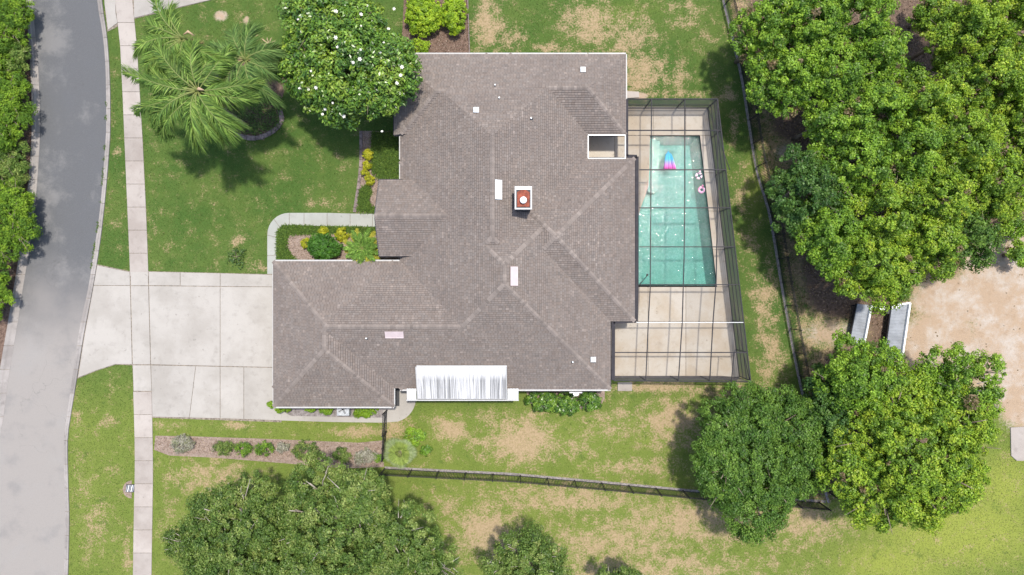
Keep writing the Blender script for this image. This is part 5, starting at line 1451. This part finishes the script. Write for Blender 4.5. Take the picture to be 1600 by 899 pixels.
# lawn blades, denser where turf is green
GB = []
x = rng.uniform(-30, 1630, 480000); y = rng.uniform(-30, 930, 480000)
dry_, sand_, lit_, lush_ = cover(x, y)
kl = np.interp(y, [p[1] for p in KERB_L], [p[0] for p in KERB_L]); kr = np.interp(y, [p[1] for p in KERB_R], [p[0] for p in KERB_R])
wl = np.interp(y, [p[1] for p in WALK_L], [p[0] for p in WALK_L]); wr = np.interp(y, [p[1] for p in WALK_R], [p[0] for p in WALK_R])
bad = ((x > kl) & (x < kr + 1.0)) | (x < kl) | ((x > wl + .8) & (x < wr - .8))
for poly in (drive_poly, sp_poly, DECK, [(428, 360), (640, 330), (640, 640), (428, 640)], [(560, 205), (650, 205), (650, 340), (555, 333)], [(620, 95), (970, 95), (985, 240), (985, 500), (950, 600), (620, 600)], [(160, -120), (460, -120), (332, 0), (250, 20), (205, 31), (168, 50)], [(632, -20), (732, -20), (735, 90), (636, 100)], [(243, 681), (600, 690), (600, 730), (420, 722), (241, 703)], [(1578, 668), (1640, 664), (1640, 720), (1588, 720)], gp_out + gp_in[::-1], [(815, 590), (945, 590), (940, 634), (905, 638), (860, 638), (828, 628)]):
    bad |= in_poly(x, y, poly)
bad |= (sand_ > .45) | (lit_ > .5)
bad |= rng.random(len(x)) < np.clip(dry_ - .15, 0, .75)
x, y, dry_, lush_ = x[~bad], y[~bad], dry_[~bad], lush_[~bad]
n = len(x)
a = rng.uniform(0, 6.283, n); l = rng.uniform(.05, .12, n); e = rng.uniform(.2, 1.0, n)
bp = np.stack([gx(x), gy(y), np.full(n, .002)], -1); d = np.stack([np.cos(a) * np.cos(e), np.sin(a) * np.cos(e), np.sin(e)], -1); w = np.stack([-np.sin(a), np.cos(a), np.zeros(n)], -1) * .014
V = np.stack([bp - w, bp + w, bp + d * l[:, None]], 1)
gcol = palette(np.clip(.25 + .5 * lush_ + .35 * dry_ + rng.normal(size=n) * .18, 0, 1), [(.020, .040, .008), (.044, .070, .015), (.088, .106, .026), (.14, .132, .05)], .3)
o = np_mesh('lawn_grass', V, 3, M['needle'], None, gcol, 'stuff'); tag(o, 'short green and straw coloured lawn grass blades')
# fallen leaves on the wood floor, sand and dry patches
x = rng.uniform(1140, 1620, 26000); y = rng.uniform(-10, 800, 26000)
dry_, sand_, lit_, lush_ = cover(x, y)
k = ((lit_ > .35) & (rng.random(len(x)) < .55)) | ((sand_ > .4) & (rng.random(len(x)) < .012)); x, y = x[k], y[k]; n = len(x)
leaves(np.stack([gx(x), gy(y), np.full(n, .03)], -1), unit(np.array([0, 0, 1.]) + rng.normal(size=(n, 3)) * .3), .15, .09, palette(rng.random(n), [(.05, .03, .02), (.10, .064, .04), (.18, .12, .075), (.25, .185, .135)], .2), 'leaf_litter', M['leaf'], None, 'stuff')['label'] = 'brown fallen leaves over the wood floor'
x, y = [], []
for poly in ([(434, 366), (600, 356), (600, 410), (434, 410)], [(566, 205), (626, 205), (626, 285), (596, 330), (560, 330)], [(243, 683), (420, 687), (600, 692), (600, 728), (420, 720), (243, 703)], [(632, -10), (731, -10), (733, 85), (640, 90)], [(-20, -10), (40, -10), (48, 200), (40, 320), (20, 440), (-20, 560)]):
    a_, b_ = scatter_poly(poly, 110); x.append(a_); y.append(b_)
x = np.concatenate(x); y = np.concatenate(y); n = len(x)
leaves(np.stack([gx(x), gy(y), np.full(n, .035)], -1), unit(np.array([0, 0, 1.]) + rng.normal(size=(n, 3)) * .4), .13, .04, palette(rng.random(n), [(.06, .04, .03), (.16, .11, .085), (.28, .22, .185)], .2), 'bark_chips', M['leaf'], None, 'stuff')['label'] = 'loose bark chips over the planting beds'

# weeds in the kerb joint
ky = rng.uniform(150, 420, 900); ky = ky[(vnoise(ky * 0 + 3.3, ky, 5, 3, .09) > .56)]
kx = np.interp(ky, [p[1] for p in ROAD_R], [p[0] for p in ROAD_R]) + rng.normal(size=len(ky)) * .8 - .3
tufts('kerb_weeds', 'small weeds growing along the kerb joint', kx, ky, .12, .04, PAL_LIRI)
